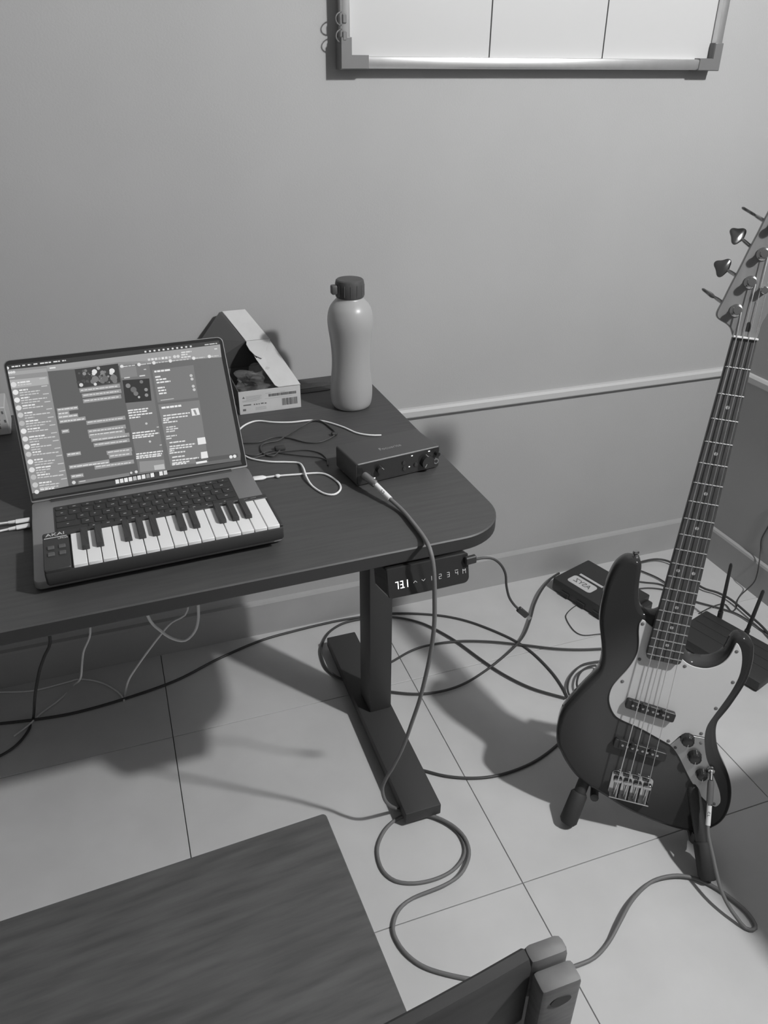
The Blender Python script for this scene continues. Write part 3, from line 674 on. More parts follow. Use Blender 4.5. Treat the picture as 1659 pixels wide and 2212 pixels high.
[0.3,2,16608,19059,16562,19200,16442,19287,16294,19287,16174,19200,16128,19059,16174,18918,16294,18831,16442,18831,16562,18918],
[0.3,2,14825,18207,14802,18278,14742,18321,14668,18321,14608,18278,14585,18207,14608,18136,14668,18093,14742,18093,14802,18136],
[0.04,2,14688,18189,14654,18295,14564,18360,14452,18360,14362,18295,14328,18189,14362,18083,14452,18018,14564,18018,14654,18083],
[0.3,2,12815,19679,12792,19750,12732,19793,12658,19793,12598,19750,12575,19679,12598,19608,12658,19565,12732,19565,12792,19608],
[0.07,2,10628,18622,10605,18693,10545,18736,10471,18736,10411,18693,10388,18622,10411,18551,10471,18508,10545,18508,10605,18551],
[0.3,2,15651,17952,15628,18023,15568,18066,15494,18066,15434,18023,15411,17952,15434,17881,15494,17838,15568,17838,15628,17881],
[0.2,2,14509,19072,14463,19213,14343,19300,14195,19300,14075,19213,14029,19072,14075,18931,14195,18844,14343,18844,14463,18931],
[0.1,2,15342,17961,15319,18032,15259,18075,15185,18075,15125,18032,15102,17961,15125,17890,15185,17847,15259,17847,15319,17890],
[0.2,2,14873,18650,14827,18791,14707,18878,14559,18878,14439,18791,14393,18650,14439,18509,14559,18422,14707,18422,14827,18509],
[0.2,2,14537,18361,14503,18467,14413,18532,14301,18532,14211,18467,14177,18361,14211,18255,14301,18190,14413,18190,14503,18255],
[0.04,2,16464,19351,16430,19457,16340,19522,16228,19522,16138,19457,16104,19351,16138,19245,16228,19180,16340,19180,16430,19245],
[0.2,2,12793,19835,12759,19941,12669,20006,12557,20006,12467,19941,12433,19835,12467,19729,12557,19664,12669,19664,12759,19729],
[0.07,2,14532,18018,14498,18124,14408,18189,14296,18189,14206,18124,14172,18018,14206,17912,14296,17847,14408,17847,14498,17912],
[0.07,2,13151,18571,13117,18677,13027,18742,12915,18742,12825,18677,12791,18571,12825,18465,12915,18400,13027,18400,13117,18465],
[0.04,2,13465,20192,13442,20263,13382,20306,13308,20306,13248,20263,13225,20192,13248,20121,13308,20078,13382,20078,13442,20121],
[0.07,2,13618,19043,13584,19149,13494,19214,13382,19214,13292,19149,13258,19043,13292,18937,13382,18872,13494,18872,13584,18937],
[0.04,2,16710,18504,16687,18575,16627,18618,16553,18618,16493,18575,16470,18504,16493,18433,16553,18390,16627,18390,16687,18433],
[0.07,2,11039,18533,10993,18674,10873,18761,10725,18761,10605,18674,10559,18533,10605,18392,10725,18305,10873,18305,10993,18392],
[0.3,2,14584,19428,14561,19499,14501,19542,14427,19542,14367,19499,14344,19428,14367,19357,14427,19314,14501,19314,14561,19357],
[0.3,2,13748,18862,13714,18968,13624,19033,13512,19033,13422,18968,13388,18862,13422,18756,13512,18691,13624,18691,13714,18756],
[0.07,2,15770,19618,15747,19689,15687,19732,15613,19732,15553,19689,15530,19618,15553,19547,15613,19504,15687,19504,15747,19547],
[0.1,2,12396,18392,12373,18463,12313,18506,12239,18506,12179,18463,12156,18392,12179,18321,12239,18278,12313,18278,12373,18321],
[0.04,2,15767,18522,15721,18663,15601,18750,15453,18750,15333,18663,15287,18522,15333,18381,15453,18294,15601,18294,15721,18381],
[0.07,2,12321,19279,12298,19350,12238,19393,12164,19393,12104,19350,12081,19279,12104,19208,12164,19165,12238,19165,12298,19208],
[0.1,2,11800,18468,11777,18539,11717,18582,11643,18582,11583,18539,11560,18468,11583,18397,11643,18354,11717,18354,11777,18397],
[0.1,2,12360,18556,12314,18697,12194,18784,12046,18784,11926,18697,11880,18556,11926,18415,12046,18328,12194,18328,12314,18415],
[0.3,2,14501,18774,14478,18845,14418,18888,14344,18888,14284,18845,14261,18774,14284,18703,14344,18660,14418,18660,14478,18703],
[0.2,2,14791,18083,14745,18224,14625,18311,14477,18311,14357,18224,14311,18083,14357,17942,14477,17855,14625,17855,14745,17942],
[0.1,2,14278,18689,14232,18830,14112,18917,13964,18917,13844,18830,13798,18689,13844,18548,13964,18461,14112,18461,14232,18548],
[0.07,2,11687,19594,11664,19665,11604,19708,11530,19708,11470,19665,11447,19594,11470,19523,11530,19480,11604,19480,11664,19523],
[0.3,2,13910,20023,13887,20094,13827,20137,13753,20137,13693,20094,13670,20023,13693,19952,13753,19909,13827,19909,13887,19952],
[0.2,2,16416,19318,16382,19424,16292,19489,16180,19489,16090,19424,16056,19318,16090,19212,16180,19147,16292,19147,16382,19212],
[0.07,2,14939,18245,14905,18351,14815,18416,14703,18416,14613,18351,14579,18245,14613,18139,14703,18074,14815,18074,14905,18139],
[0.2,2,13152,19382,13129,19453,13069,19496,12995,19496,12935,19453,12912,19382,12935,19311,12995,19268,13069,19268,13129,19311],
[0.3,2,16459,19801,16436,19872,16376,19915,16302,19915,16242,19872,16219,19801,16242,19730,16302,19687,16376,19687,16436,19730],
[0.1,2,11529,18712,11506,18783,11446,18826,11372,18826,11312,18783,11289,18712,11312,18641,11372,18598,11446,18598,11506,18641],
[0.2,2,12438,20347,12392,20488,12272,20575,12124,20575,12004,20488,11958,20347,12004,20206,12124,20119,12272,20119,12392,20206],
[0.07,2,11837,18735,11791,18876,11671,18963,11523,18963,11403,18876,11357,18735,11403,18594,11523,18507,11671,18507,11791,18594],
[0.04,2,13044,19931,12998,20072,12878,20159,12730,20159,12610,20072,12564,19931,12610,19790,12730,19703,12878,19703,12998,19790],
[0.07,2,11927,19440,11893,19546,11803,19611,11691,19611,11601,19546,11567,19440,11601,19334,11691,19269,11803,19269,11893,19334],
[0.3,2,16556,18095,16522,18201,16432,18266,16320,18266,16230,18201,16196,18095,16230,17989,16320,17924,16432,17924,16522,17989],
[0.07,2,15255,18281,15232,18352,15172,18395,15098,18395,15038,18352,15015,18281,15038,18210,15098,18167,15172,18167,15232,18210],
[0.3,2,14358,18453,14312,18594,14192,18681,14044,18681,13924,18594,13878,18453,13924,18312,14044,18225,14192,18225,14312,18312],
[0.3,2,15745,18942,15711,19048,15621,19113,15509,19113,15419,19048,15385,18942,15419,18836,15509,18771,15621,18771,15711,18836],
[0.1,2,16221,18003,16198,18074,16138,18117,16064,18117,16004,18074,15981,18003,16004,17932,16064,17889,16138,17889,16198,17932],
[0.1,2,14568,18990,14534,19096,14444,19161,14332,19161,14242,19096,14208,18990,14242,18884,14332,18819,14444,18819,14534,18884],
[0.1,2,12081,20321,12035,20462,11915,20549,11767,20549,11647,20462,11601,20321,11647,20180,11767,20093,11915,20093,12035,20180],
[0.07,2,15873,18430,15850,18501,15790,18544,15716,18544,15656,18501,15633,18430,15656,18359,15716,18316,15790,18316,15850,18359],
[0.2,2,15160,19319,15114,19460,14994,19547,14846,19547,14726,19460,14680,19319,14726,19178,14846,19091,14994,19091,15114,19178],
[0.2,2,15377,19749,15331,19890,15211,19977,15063,19977,14943,19890,14897,19749,14943,19608,15063,19521,15211,19521,15331,19608],
[0.1,2,11284,20037,11250,20143,11160,20208,11048,20208,10958,20143,10924,20037,10958,19931,11048,19866,11160,19866,11250,19931],
[0.07,2,16630,17955,16607,18026,16547,18069,16473,18069,16413,18026,16390,17955,16413,17884,16473,17841,16547,17841,16607,17884],
[0.1,2,13901,19871,13867,19977,13777,20042,13665,20042,13575,19977,13541,19871,13575,19765,13665,19700,13777,19700,13867,19765],
[0.2,2,16327,18300,16293,18406,16203,18471,16091,18471,16001,18406,15967,18300,16001,18194,16091,18129,16203,18129,16293,18194],
[0.04,2,14733,19221,14710,19292,14650,19335,14576,19335,14516,19292,14493,19221,14516,19150,14576,19107,14650,19107,14710,19150],
[0.04,2,14092,20023,14046,20164,13926,20251,13778,20251,13658,20164,13612,20023,13658,19882,13778,19795,13926,19795,14046,19882],
[0.07,2,12490,18913,12467,18984,12407,19027,12333,19027,12273,18984,12250,18913,12273,18842,12333,18799,12407,18799,12467,18842],
[0.04,2,12877,19857,12843,19963,12753,20028,12641,20028,12551,19963,12517,19857,12551,19751,12641,19686,12753,19686,12843,19751],
[0.04,2,16779,19230,16745,19336,16655,19401,16543,19401,16453,19336,16419,19230,16453,19124,16543,19059,16655,19059,16745,19124],
[0.8,3,13960,20009,13880,20256,13670,20408,13410,20408,13200,20256,13120,20009,13200,19762,13410,19610,13670,19610,13880,19762],
[0.75,3,13655,19686,13598,19862,13448,19971,13262,19971,13112,19862,13055,19686,13112,19510,13262,19401,13448,19401,13598,19510],
[0.5,3,14539,20504,14486,20669,14346,20770,14172,20770,14032,20669,13979,20504,14032,20339,14172,20238,14345,20238,14485,20339],
[0.8,3,16760,19790,16676,20049,16456,20208,16184,20208,15964,20049,15880,19790,15964,19531,16184,19372,16456,19372,16676,19531],
[0.7,3,16427,19439,16370,19615,16220,19724,16034,19724,15884,19615,15827,19439,15884,19263,16034,19154,16220,19154,16370,19263],
[0.25,3,15081,19723,15016,19923,14846,20046,14636,20046,14466,19923,14401,19723,14466,19523,14636,19400,14846,19400,15016,19523],
[0.22,3,13984,18771,13879,19094,13604,19294,13264,19294,12989,19094,12884,18771,12989,18448,13264,18248,13604,18248,13879,18448],
[0.2,3,13390,18403,13314,18638,13114,18783,12866,18783,12666,18638,12590,18403,12666,18168,12866,18023,13114,18023,13314,18168],
[0.16,3,15513,18625,15408,18948,15133,19148,14793,19148,14518,18948,14413,18625,14518,18302,14793,18102,15133,18102,15408,18302],
[0.18,3,14872,18288,14796,18523,14596,18668,14348,18668,14148,18523,14072,18288,14148,18053,14348,17908,14596,17908,14796,18053],
[0.2,3,16951,18576,16840,18917,16550,19128,16192,19128,15902,18917,15791,18576,15902,18235,16192,18024,16550,18024,16840,18235],
[0.2,3,16846,18030,16770,18265,16570,18410,16322,18410,16122,18265,16046,18030,16122,17795,16322,17650,16570,17650,16770,17795],
[0.7,3,11386,18073,11325,18261,11165,18377,10967,18377,10807,18261,10746,18073,10807,17885,10967,17769,11165,17769,11325,17885],
[0.75,3,13534,17913,13484,18066,13354,18160,13194,18160,13064,18066,13014,17913,13064,17760,13194,17666,13354,17666,13484,17760],
[0.3,3,12196,19873,12139,20049,11989,20158,11803,20158,11653,20049,11596,19873,11653,19697,11803,19588,11989,19588,12139,19697],
[0.035,2,17664,18004,22062,17756,21729,13935,17445,14129],
[0.25,3,18815,16962,18739,17197,18539,17342,18291,17342,18091,17197,18015,16962,18091,16727,18291,16582,18539,16582,18739,16727],
[0.16,3,19669,16186,19574,16480,19324,16662,19015,16662,18765,16480,18669,16186,18764,15892,19014,15710,19323,15710,19573,15892],
[0.2,3,19822,15475,19746,15710,19546,15855,19298,15855,19098,15710,19022,15475,19098,15240,19298,15095,19546,15095,19746,15240],
[0.2,3,20981,17338,20924,17514,20774,17623,20588,17623,20438,17514,20381,17338,20438,17162,20588,17053,20774,17053,20924,17162],
[0.5,3,20011,14799,19973,14917,19873,14989,19749,14989,19649,14917,19611,14799,19649,14681,19749,14609,19873,14609,19973,14681],
[0.3,3,21491,15913,21434,16089,21284,16198,21098,16198,20948,16089,20891,15913,20948,15737,21098,15628,21284,15628,21434,15737],
[0.3,3,21391,14976,21334,15152,21184,15261,20998,15261,20848,15152,20791,14976,20848,14800,20998,14691,21184,14691,21334,14800],
[0.25,2,17611,20164,20296,20098,20224,18347,17539,18424],
[0.3,2,17809,3953,21862,3607,21763,1985,17597,2150],
[0.55,3,20024,2905,21726,2893,21712,1993,20000,2093],
[0.7,2,18038,18255,18961,18255,18961,18460,18038,18460],
[0.7,2,20563,18252,21497,18252,21497,18457,20563,18457],
[0.6,2,21509,19299,21874,19299,21874,19452,21509,19452],
[0.85,2,17572,12640,18442,12640,18442,12871,17572,12871],
[0.85,2,18545,12623,19213,12623,19213,12854,18545,12854],
[0.85,2,19316,12610,19780,12610,19780,12841,19316,12841],
[0.85,2,19883,12599,20401,12599,20401,12829,19883,12829],
[0.85,2,20504,12588,20919,12588,20919,12818,20504,12818],
[0.85,2,17572,12238,18238,12238,18238,12468,17572,12468],
[0.85,2,18340,12224,18802,12224,18802,12454,18340,12454],
[0.85,2,18905,12213,19265,12213,19265,12444,18905,12444],
[0.85,2,19368,12204,19729,12204,19729,12434,19368,12434],
[0.85,2,19833,12189,20661,12189,20661,12420,19833,12420],
[0.85,2,17573,11779,18238,11779,18238,12009,17573,12009],
[0.85,2,18341,11765,18803,11765,18803,11995,18341,11995],
[0.85,2,18906,11750,19575,11750,19575,11980,18906,11980],
[0.85,2,19678,11735,20195,11735,20195,11965,19678,11965],
[0.85,2,20299,11722,20765,11722,20765,11952,20299,11952],
[0.85,2,20869,11708,21441,11708,21441,11939,20869,11939],
[0.85,2,17574,11377,17932,11377,17932,11608,17574,11608],
[0.85,2,18034,11365,18547,11365,18547,11596,18034,11596],
[0.85,2,18649,11352,19112,11352,19112,11582,18649,11582],
[0.85,2,19215,11342,19370,11342,19370,11573,19215,11573],
[0.85,2,17602,8726,18114,8726,18114,8957,17602,8957],
[0.85,2,18217,8706,18884,8706,18884,8936,18217,8936],
[0.85,2,18987,8685,19502,8685,19502,8916,18987,8916],
[0.85,2,19606,8662,20485,8662,20485,8892,19606,8892],
[0.85,2,20589,8640,20952,8640,20952,8871,20589,8871],
[0.85,2,21056,8628,21343,8628,21343,8858,21056,8858],
[0.85,2,17518,8282,17876,8282,17876,8513,17518,8513],
[0.85,2,17978,8260,18851,8260,18851,8491,17978,8491],
[0.85,2,18954,8237,19418,8237,19418,8467,18954,8467],
[0.85,2,19521,8219,20037,8219,20037,8449,19521,8449],
[0.85,2,20141,8200,20659,8200,20659,8430,20141,8430],
[0.85,2,20763,8183,21127,8183,21127,8414,20763,8414],
[0.85,2,21231,8167,21752,8167,21752,8397,21231,8397],
[0.85,2,21856,8155,21909,8155,21909,8385,21856,8385],
[0.85,2,17454,7941,17812,7941,17812,8172,17454,8172],
[0.85,2,17914,7927,18273,7927,18273,8157,17914,8157],
[0.85,2,18375,7907,19043,7907,19043,8138,18375,8138],
[0.85,2,19146,7883,19817,7883,19817,8114,19146,8114],
[0.85,2,19921,7862,20387,7862,20387,8093,19921,8093],
[0.85,2,20490,7844,20958,7844,20958,8075,20490,8075],
[0.85,2,17543,5142,18054,5142,18054,5372,17543,5372],
[0.85,2,18157,5121,18516,5121,18516,5352,18157,5352],
[0.85,2,18619,5101,19134,5101,19134,5331,18619,5331],
[0.85,2,19237,5080,19598,5080,19598,5310,19237,5310],
[0.85,2,19701,5059,20219,5059,20219,5290,19701,5290],
[0.85,2,20322,5036,20841,5036,20841,5266,20322,5266],
[0.85,2,20945,5009,21622,5009,21622,5239,20945,5239],
[0.85,2,21727,4988,21936,4988,21936,5218,21727,5218],
[0.85,2,17468,4750,17929,4750,17929,4980,17468,4980],
[0.85,2,18031,4724,18698,4724,18698,4954,18031,4954],
[0.85,2,18801,4693,19471,4693,19471,4924,18801,4924],
[0.85,2,19575,4667,20040,4667,20040,4897,19575,4897],
[0.85,2,20143,4641,20818,4641,20818,4871,20143,4871],
[0.85,2,20922,4613,21442,4613,21442,4843,20922,4843],
[0.85,2,21547,4595,21729,4595,21729,4826,21547,4826],
[0.85,2,17409,4434,17920,4434,17920,4665,17409,4665],
[0.85,2,18023,4413,18382,4413,18382,4643,18023,4643],
[0.85,2,18485,4394,18844,4394,18844,4625,18485,4625],
[0.85,2,18947,4372,19463,4372,19463,4603,18947,4603],
[0.85,2,19566,4351,19928,4351,19928,4581,19566,4581],
[0.85,2,20032,4326,20706,4326,20706,4557,20032,4557],
[0.85,2,20810,4293,21538,4293,21538,4524,20810,4524],
[0.6,2,20353,10167,20315,10285,20215,10357,20091,10357,19991,10285,19953,10167,19991,10049,20091,9977,20215,9977,20315,10049],
[0.6,2,20358,7042,20320,7160,20220,7232,20096,7232,19996,7160,19958,7042,19996,6924,20096,6852,20220,6852,20320,6924],
[0.6,2,21458,19306,21823,19306,21823,19459,21458,19459],
[0.6,2,21713,9224,22078,9224,22078,9378,21713,9378],
[0.6,2,21617,6102,21982,6102,21982,6255,21617,6255],
[0.85,2,23123,18636,23491,18636,23491,18944,23123,18944],
[0.85,2,23596,18634,24122,18634,24122,18942,23596,18942],
[0.85,2,24228,18631,24756,18631,24756,18939,24228,18939],
[0.85,2,24862,18627,25763,18627,25763,18935,24862,18935],
[0.85,2,23074,17711,23968,17711,23968,17967,23074,17967],
[0.85,2,23111,17216,23584,17216,23584,17473,23111,17473],
[0.85,2,23689,17212,24163,17212,24163,17468,23689,17468],
[0.85,2,24269,17207,24850,17207,24850,17463,24269,17463],
[0.85,2,23148,16720,23621,16720,23621,16976,23148,16976],
[0.85,2,23726,16714,24411,16714,24411,16970,23726,16970],
[0.85,2,24517,16706,25205,16706,25205,16963,24517,16963],
[0.85,2,25311,16701,25470,16701,25470,16958,25311,16958],
[0.85,2,23104,15795,23998,15795,23998,16051,23104,16051],
[0.85,2,24103,15787,24314,15787,24314,16044,24103,16044],
[0.85,2,23141,15301,23509,15301,23509,15557,23141,15557],
[0.85,2,23614,15294,24141,15294,24141,15551,23614,15551],
[0.85,2,24246,15288,24457,15288,24457,15545,24246,15545],
[0.85,2,23178,14802,23862,14802,23862,15058,23178,15058],
[0.85,2,23967,14792,24442,14792,24442,15049,23967,15049],
[0.5,2,23222,13686,25466,13686,25466,13839,23222,13839],
[0.6,2,29368,17338,29318,17491,29188,17585,29028,17585,28898,17491,28848,17338,28898,17185,29028,17091,29188,17091,29318,17185],
[0.6,2,29412,16723,29362,16876,29232,16970,29072,16970,28942,16876,28892,16723,28942,16570,29072,16476,29232,16476,29362,16570],
[0.6,2,29385,15452,29335,15605,29205,15699,29045,15699,28915,15605,28865,15452,28915,15299,29045,15205,29205,15205,29335,15299],
[0.6,2,29429,14837,29379,14990,29249,15084,29089,15084,28959,14990,28909,14837,28959,14684,29089,14590,29249,14590,29379,14684],
[0.9,2,23127,12282,23811,12282,23811,12616,23127,12616],
[0.9,2,23916,12268,24444,12268,24444,12601,23916,12601],
[0.9,2,24550,12254,25238,12254,25238,12587,24550,12587],
[0.9,2,25344,12240,25823,12240,25823,12573,25344,12573],
[0.9,2,25929,12228,26462,12228,26462,12561,25929,12561],
[0.8,2,23151,10937,23624,10937,23624,11168,23151,11168],
[0.8,2,23729,10922,24415,10922,24415,11152,23729,11152],
[0.8,2,24521,10900,25422,10900,25422,11131,24521,11131],
[0.8,2,25528,10879,26220,10879,26220,11109,25528,11109],
[0.8,2,26327,10863,26807,10863,26807,11094,26327,11094],
[0.8,2,26914,10850,27289,10850,27289,11081,26914,11081],
[0.8,2,27397,10840,27665,10840,27665,11071,27397,11071],
[0.8,2,23059,10458,23585,10458,23585,10688,23059,10688],
[0.8,2,23690,10440,24376,10440,24376,10671,23690,10671],
[0.8,2,24482,10422,25011,10422,25011,10653,24482,10653],
[0.8,2,25117,10408,25595,10408,25595,10638,25117,10638],
[0.8,2,25702,10392,26234,10392,26234,10623,25702,10623],
[0.8,2,26341,10379,26715,10379,26715,10609,26341,10609],
[0.8,2,26822,10367,27196,10367,27196,10598,26822,10598],
[0.8,2,22999,10140,23366,10140,23366,10371,22999,10371],
[0.8,2,23472,10127,23946,10127,23946,10357,23472,10357],
[0.8,2,22928,9764,23611,9764,23611,9994,22928,9994],
[0.8,2,23716,9743,24402,9743,24402,9973,23716,9973],
[0.8,2,24508,9725,24985,9725,24985,9956,24508,9956],
[0.8,2,25091,9713,25303,9713,25303,9944,25091,9944],
[0.7,2,23263,8909,23631,8909,23631,9115,23263,9115],
[0.7,2,23737,8891,24423,8891,24423,9097,23737,9097],
[0.7,2,24529,8874,24846,8874,24846,9079,24529,9079],
[0.7,2,23192,8535,23718,8535,23718,8740,23192,8740],
[0.7,2,23824,8516,24352,8516,24352,8721,23824,8721],
[0.7,2,24457,8494,25199,8494,25199,8700,24457,8700],
[0.7,2,23121,8163,23594,8163,23594,8368,23121,8368],
[0.7,2,23700,8139,24597,8139,24597,8344,23700,8344],
[0.7,2,22969,7361,23653,7361,23653,7567,22969,7567],
[0.7,2,23758,7336,24444,7336,24444,7542,23758,7542],
[0.7,2,24550,7318,24762,7318,24762,7524,24550,7524],
[0.7,2,22893,6959,23787,6959,23787,7165,22893,7165],
[0.8,2,23305,6203,23832,6203,23832,6434,23305,6434],
[0.8,2,23937,6175,24836,6175,24836,6405,23937,6405],
[0.8,2,24942,6148,25314,6148,25314,6379,24942,6379],
[0.8,2,25420,6129,25952,6129,25952,6360,25420,6360],
[0.8,2,23178,5538,23705,5538,23705,5769,23178,5769],
[0.8,2,23810,5518,24180,5518,24180,5749,23810,5749],
[0.8,2,24285,5495,24974,5495,24974,5725,24285,5725],
[0.8,2,25080,5466,25771,5466,25771,5696,25080,5696],
[0.8,2,25877,5440,26357,5440,26357,5671,25877,5671],
[0.8,2,26464,5419,26945,5419,26945,5649,26464,5649],
[0.8,2,27052,5399,27428,5399,27428,5629,27052,5629],
[0.8,2,27535,5387,27562,5387,27562,5618,27535,5618],
[0.8,2,23102,5133,23997,5133,23997,5363,23102,5363],
[0.8,2,24103,5102,24632,5102,24632,5332,24103,5332],
[0.8,2,24738,5079,25215,5079,25215,5309,24738,5309],
[0.8,2,25321,5059,25694,5059,25694,5289,25321,5289],
[0.8,2,25800,5038,26333,5038,26333,5268,25800,5268],
[0.8,2,26440,5015,26922,5015,26922,5245,26440,5245],
[0.8,2,23036,4794,23562,4794,23562,5024,23036,5024],
[0.8,2,23668,4777,23826,4777,23826,5007,23668,5007],
[0.8,2,22965,4419,23649,4419,23649,4650,22965,4650],
[0.8,2,23755,4392,24230,4392,24230,4622,23755,4622],
[0.8,2,24335,4371,24706,4371,24706,4601,24335,4601],
[0.8,2,24812,4352,25183,4352,25183,4583,24812,4583],
[0.8,2,25289,4334,25608,4334,25608,4565,25289,4565],
[0.8,2,23270,3652,24166,3652,24166,3883,23270,3883],
[0.8,2,24272,3618,24801,3618,24801,3848,24272,3848],
[0.8,2,24907,3593,25385,3593,25385,3823,24907,3823],
[0.8,2,23158,3075,23685,3075,23685,3305,23158,3305],
[0.8,2,23790,3049,24265,3049,24265,3279,23790,3279],
[0.8,2,24371,3026,24742,3026,24742,3256,24371,3256],
[0.8,2,24848,3002,25379,3002,25379,3233,24848,3233],
[0.8,2,25485,2975,26018,2975,26018,3206,25485,3206],
[0.8,2,26124,2949,26605,2949,26605,3179,26124,3179],
[0.8,2,26712,2919,27409,2919,27409,3149,26712,3149],
[0.8,2,27516,2896,27677,2896,27677,3127,27516,3127],
[0.8,2,23077,2641,23972,2641,23972,2872,23077,2872],
[0.8,2,24078,2602,24766,2602,24766,2832,24078,2832],
[0.8,2,24872,2571,25350,2571,25350,2802,24872,2802],
[0.8,2,25456,2545,25989,2545,25989,2775,25456,2775],
[0.8,2,23026,2384,23552,2384,23552,2614,23026,2614],
[0.8,2,23658,2352,24344,2352,24344,2583,23658,2583],
[0.8,2,24450,2321,24927,2321,24927,2552,24450,2552],
[0.8,2,25033,2298,25405,2298,25405,2528,25033,2528],
[0.85,2,27978,11597,29221,11585,29315,10379,27955,10355],
[0.85,2,28061,6408,29417,6391,29410,5224,27996,5227],
[0.85,2,28200,3891,29288,3881,29286,2741,28062,2749],
[0.3,3,28283,11359,28689,11357,28839,10448,28512,10440],
[0.9,2,27061,1972,28946,1972,28946,2332,27061,2332],
[0.1,1,27064,2913,34442,2654,34477,1972,27077,2136],
[0.85,3,33488,2240,33431,2416,33281,2525,33095,2525,32945,2416,32888,2240,32945,2064,33095,1955,33281,1955,33431,2064],
[0.85,3,34158,2243,34101,2419,33951,2528,33765,2528,33615,2419,33558,2243,33615,2067,33765,1958,33951,1958,34101,2067],
[0.7,2,22443,21137,22862,21141,22842,20762,22449,20755],
[0.8,2,23018,21133,23438,21136,23418,20757,23024,20750],
[0.75,2,23594,21128,24015,21132,23996,20752,23600,20745],
[0.55,2,24172,21124,24595,21127,24575,20747,24178,20740],
[0.85,2,24752,21119,25175,21123,25156,20742,24758,20735],
[0.8,2,25333,21115,25758,21119,25738,20737,25339,20730],
[0.6,2,25916,21111,26342,21114,26322,20732,25922,20725],
[0.75,2,28211,21399,28911,21399,28911,21629,28211,21629],
[0.75,2,29019,21401,29722,21401,29722,21631,29019,21631],
[0.75,2,29830,21402,29966,21402,29966,21632,29830,21632],
[0.75,2,28133,20993,28833,20993,28833,21224,28133,21224],
[0.75,2,28941,20994,29211,20994,29211,21225,28941,21225],
[0.75,2,28051,20562,28427,20562,28427,20792,28051,20792],
[0.75,2,28535,20562,29020,20562,29020,20792,28535,20792],
[0.75,2,29128,20562,29669,20562,29669,20792,29128,20792],
[0.7,2,27257,20944,27204,21109,27064,21210,26890,21210,26750,21109,26697,20944,26750,20779,26890,20678,27063,20678,27203,20779],
[0.7,2,27843,20934,27790,21099,27650,21200,27476,21200,27336,21099,27283,20934,27336,20769,27476,20668,27649,20668,27789,20769],
[0.8,2,18325,20328,18268,20504,18118,20613,17932,20613,17782,20504,17725,20328,17782,20152,17932,20043,18118,20043,18268,20152],
[0.6,2,18325,20200,18992,20200,18992,20380,18325,20380],
[0.6,2,19095,20200,19558,20200,19558,20379,19095,20379],
[0.6,2,19661,20199,20177,20199,20177,20379,19661,20379],
[0.8,2,21156,20317,21099,20493,20949,20602,20763,20602,20613,20493,20556,20317,20613,20141,20763,20032,20949,20032,21099,20141],
[0.6,2,21160,20189,22045,20189,22045,20369,21160,20369],
[0.6,2,22149,20189,22881,20189,22881,20368,22149,20368],
[0.8,2,23633,20308,23576,20484,23426,20593,23240,20593,23090,20484,23033,20308,23090,20132,23240,20023,23426,20023,23576,20132],
[0.6,2,23641,20180,24009,20180,24009,20360,23641,20360],
[0.6,2,24115,20180,24484,20180,24484,20360,24115,20360],
[0.6,2,24590,20179,25066,20179,25066,20359,24590,20359],
[0.6,2,25172,20179,25702,20179,25702,20359,25172,20359],
[0.6,2,25808,20179,25915,20179,25915,20359,25808,20359],
[0.8,2,26406,20298,26349,20474,26199,20583,26013,20583,25863,20474,25806,20298,25863,20122,26013,20013,26199,20013,26349,20122],
[0.6,2,26419,20170,26952,20170,26952,20349,26419,20349],
[0.6,2,27059,20169,27541,20169,27541,20349,27059,20349],
[0.6,2,27648,20169,28185,20169,28185,20348,27648,20348],
[0.6,2,28293,20168,28778,20168,28778,20348,28293,20348],
[0.6,2,28885,20168,29263,20168,29263,20348,28885,20348],
[0.8,2,30435,20283,30378,20459,30228,20568,30042,20568,29892,20459,29835,20283,29892,20107,30042,19998,30228,19998,30378,20107],
[0.6,2,30454,20155,30943,20155,30943,20334,30454,20334],
[0.6,2,31052,20154,31762,20154,31762,20334,31052,20334],
[0.6,2,31872,20154,31981,20154,31981,20333,31872,20333],
[0.8,2,33165,20273,33108,20449,32958,20558,32772,20558,32622,20449,32565,20273,32622,20097,32772,19988,32958,19988,33108,20097],
[0.6,2,33188,20144,33574,20144,33574,20324,33188,20324],
[0.6,2,33684,20144,34182,20144,34182,20324,33684,20324],
[0.6,2,34293,20143,34459,20143,34459,20323,34293,20323],
[0.7,2,33979,21369,34477,21369,34477,21574,33979,21574],
[0.045,0,164,22737,35029,22891,35114,22180,72,21977],
[0.8,2,1151,22281,1574,22281,1574,22487,1151,22487],
[0.8,2,1668,22283,2138,22283,2138,22489,1668,22489],
[0.8,2,2233,22286,2445,22286,2445,22491,2233,22491],
[0.8,2,2752,22288,3178,22288,3178,22494,2752,22494],
[0.8,2,3582,22292,3914,22292,3914,22498,3582,22498],
[0.8,2,4010,22294,4057,22294,4057,22499,4010,22499],
[0.8,2,4462,22297,5060,22297,5060,22502,4462,22502],
[0.8,2,5467,22302,6091,22302,6091,22507,5467,22507],
[0.8,2,6188,22305,6670,22305,6670,22511,6188,22511],
[0.8,2,6766,22307,7153,22307,7153,22513,6766,22513],
[0.8,2,7516,22312,8147,22312,8147,22517,7516,22517],
[0.8,2,8244,22314,8536,22314,8536,22520,8244,22520],
[0.8,2,8878,22317,9220,22317,9220,22523,8878,22523],
[0.8,2,9318,22319,9464,22319,9464,22525,9318,22525],
[0.85,2,747,22258,699,22405,574,22496,420,22496,295,22405,247,22258,295,22111,420,22020,574,22020,699,22111],
[0.75,2,22155,22228,22468,22228,22468,22511,22155,22511],
[0.75,2,22913,22231,23227,22231,23227,22514,22913,22514],
[0.75,2,23673,22235,23989,22235,23989,22517,23673,22517],
[0.75,2,24437,22238,24754,22238,24754,22521,24437,22521],
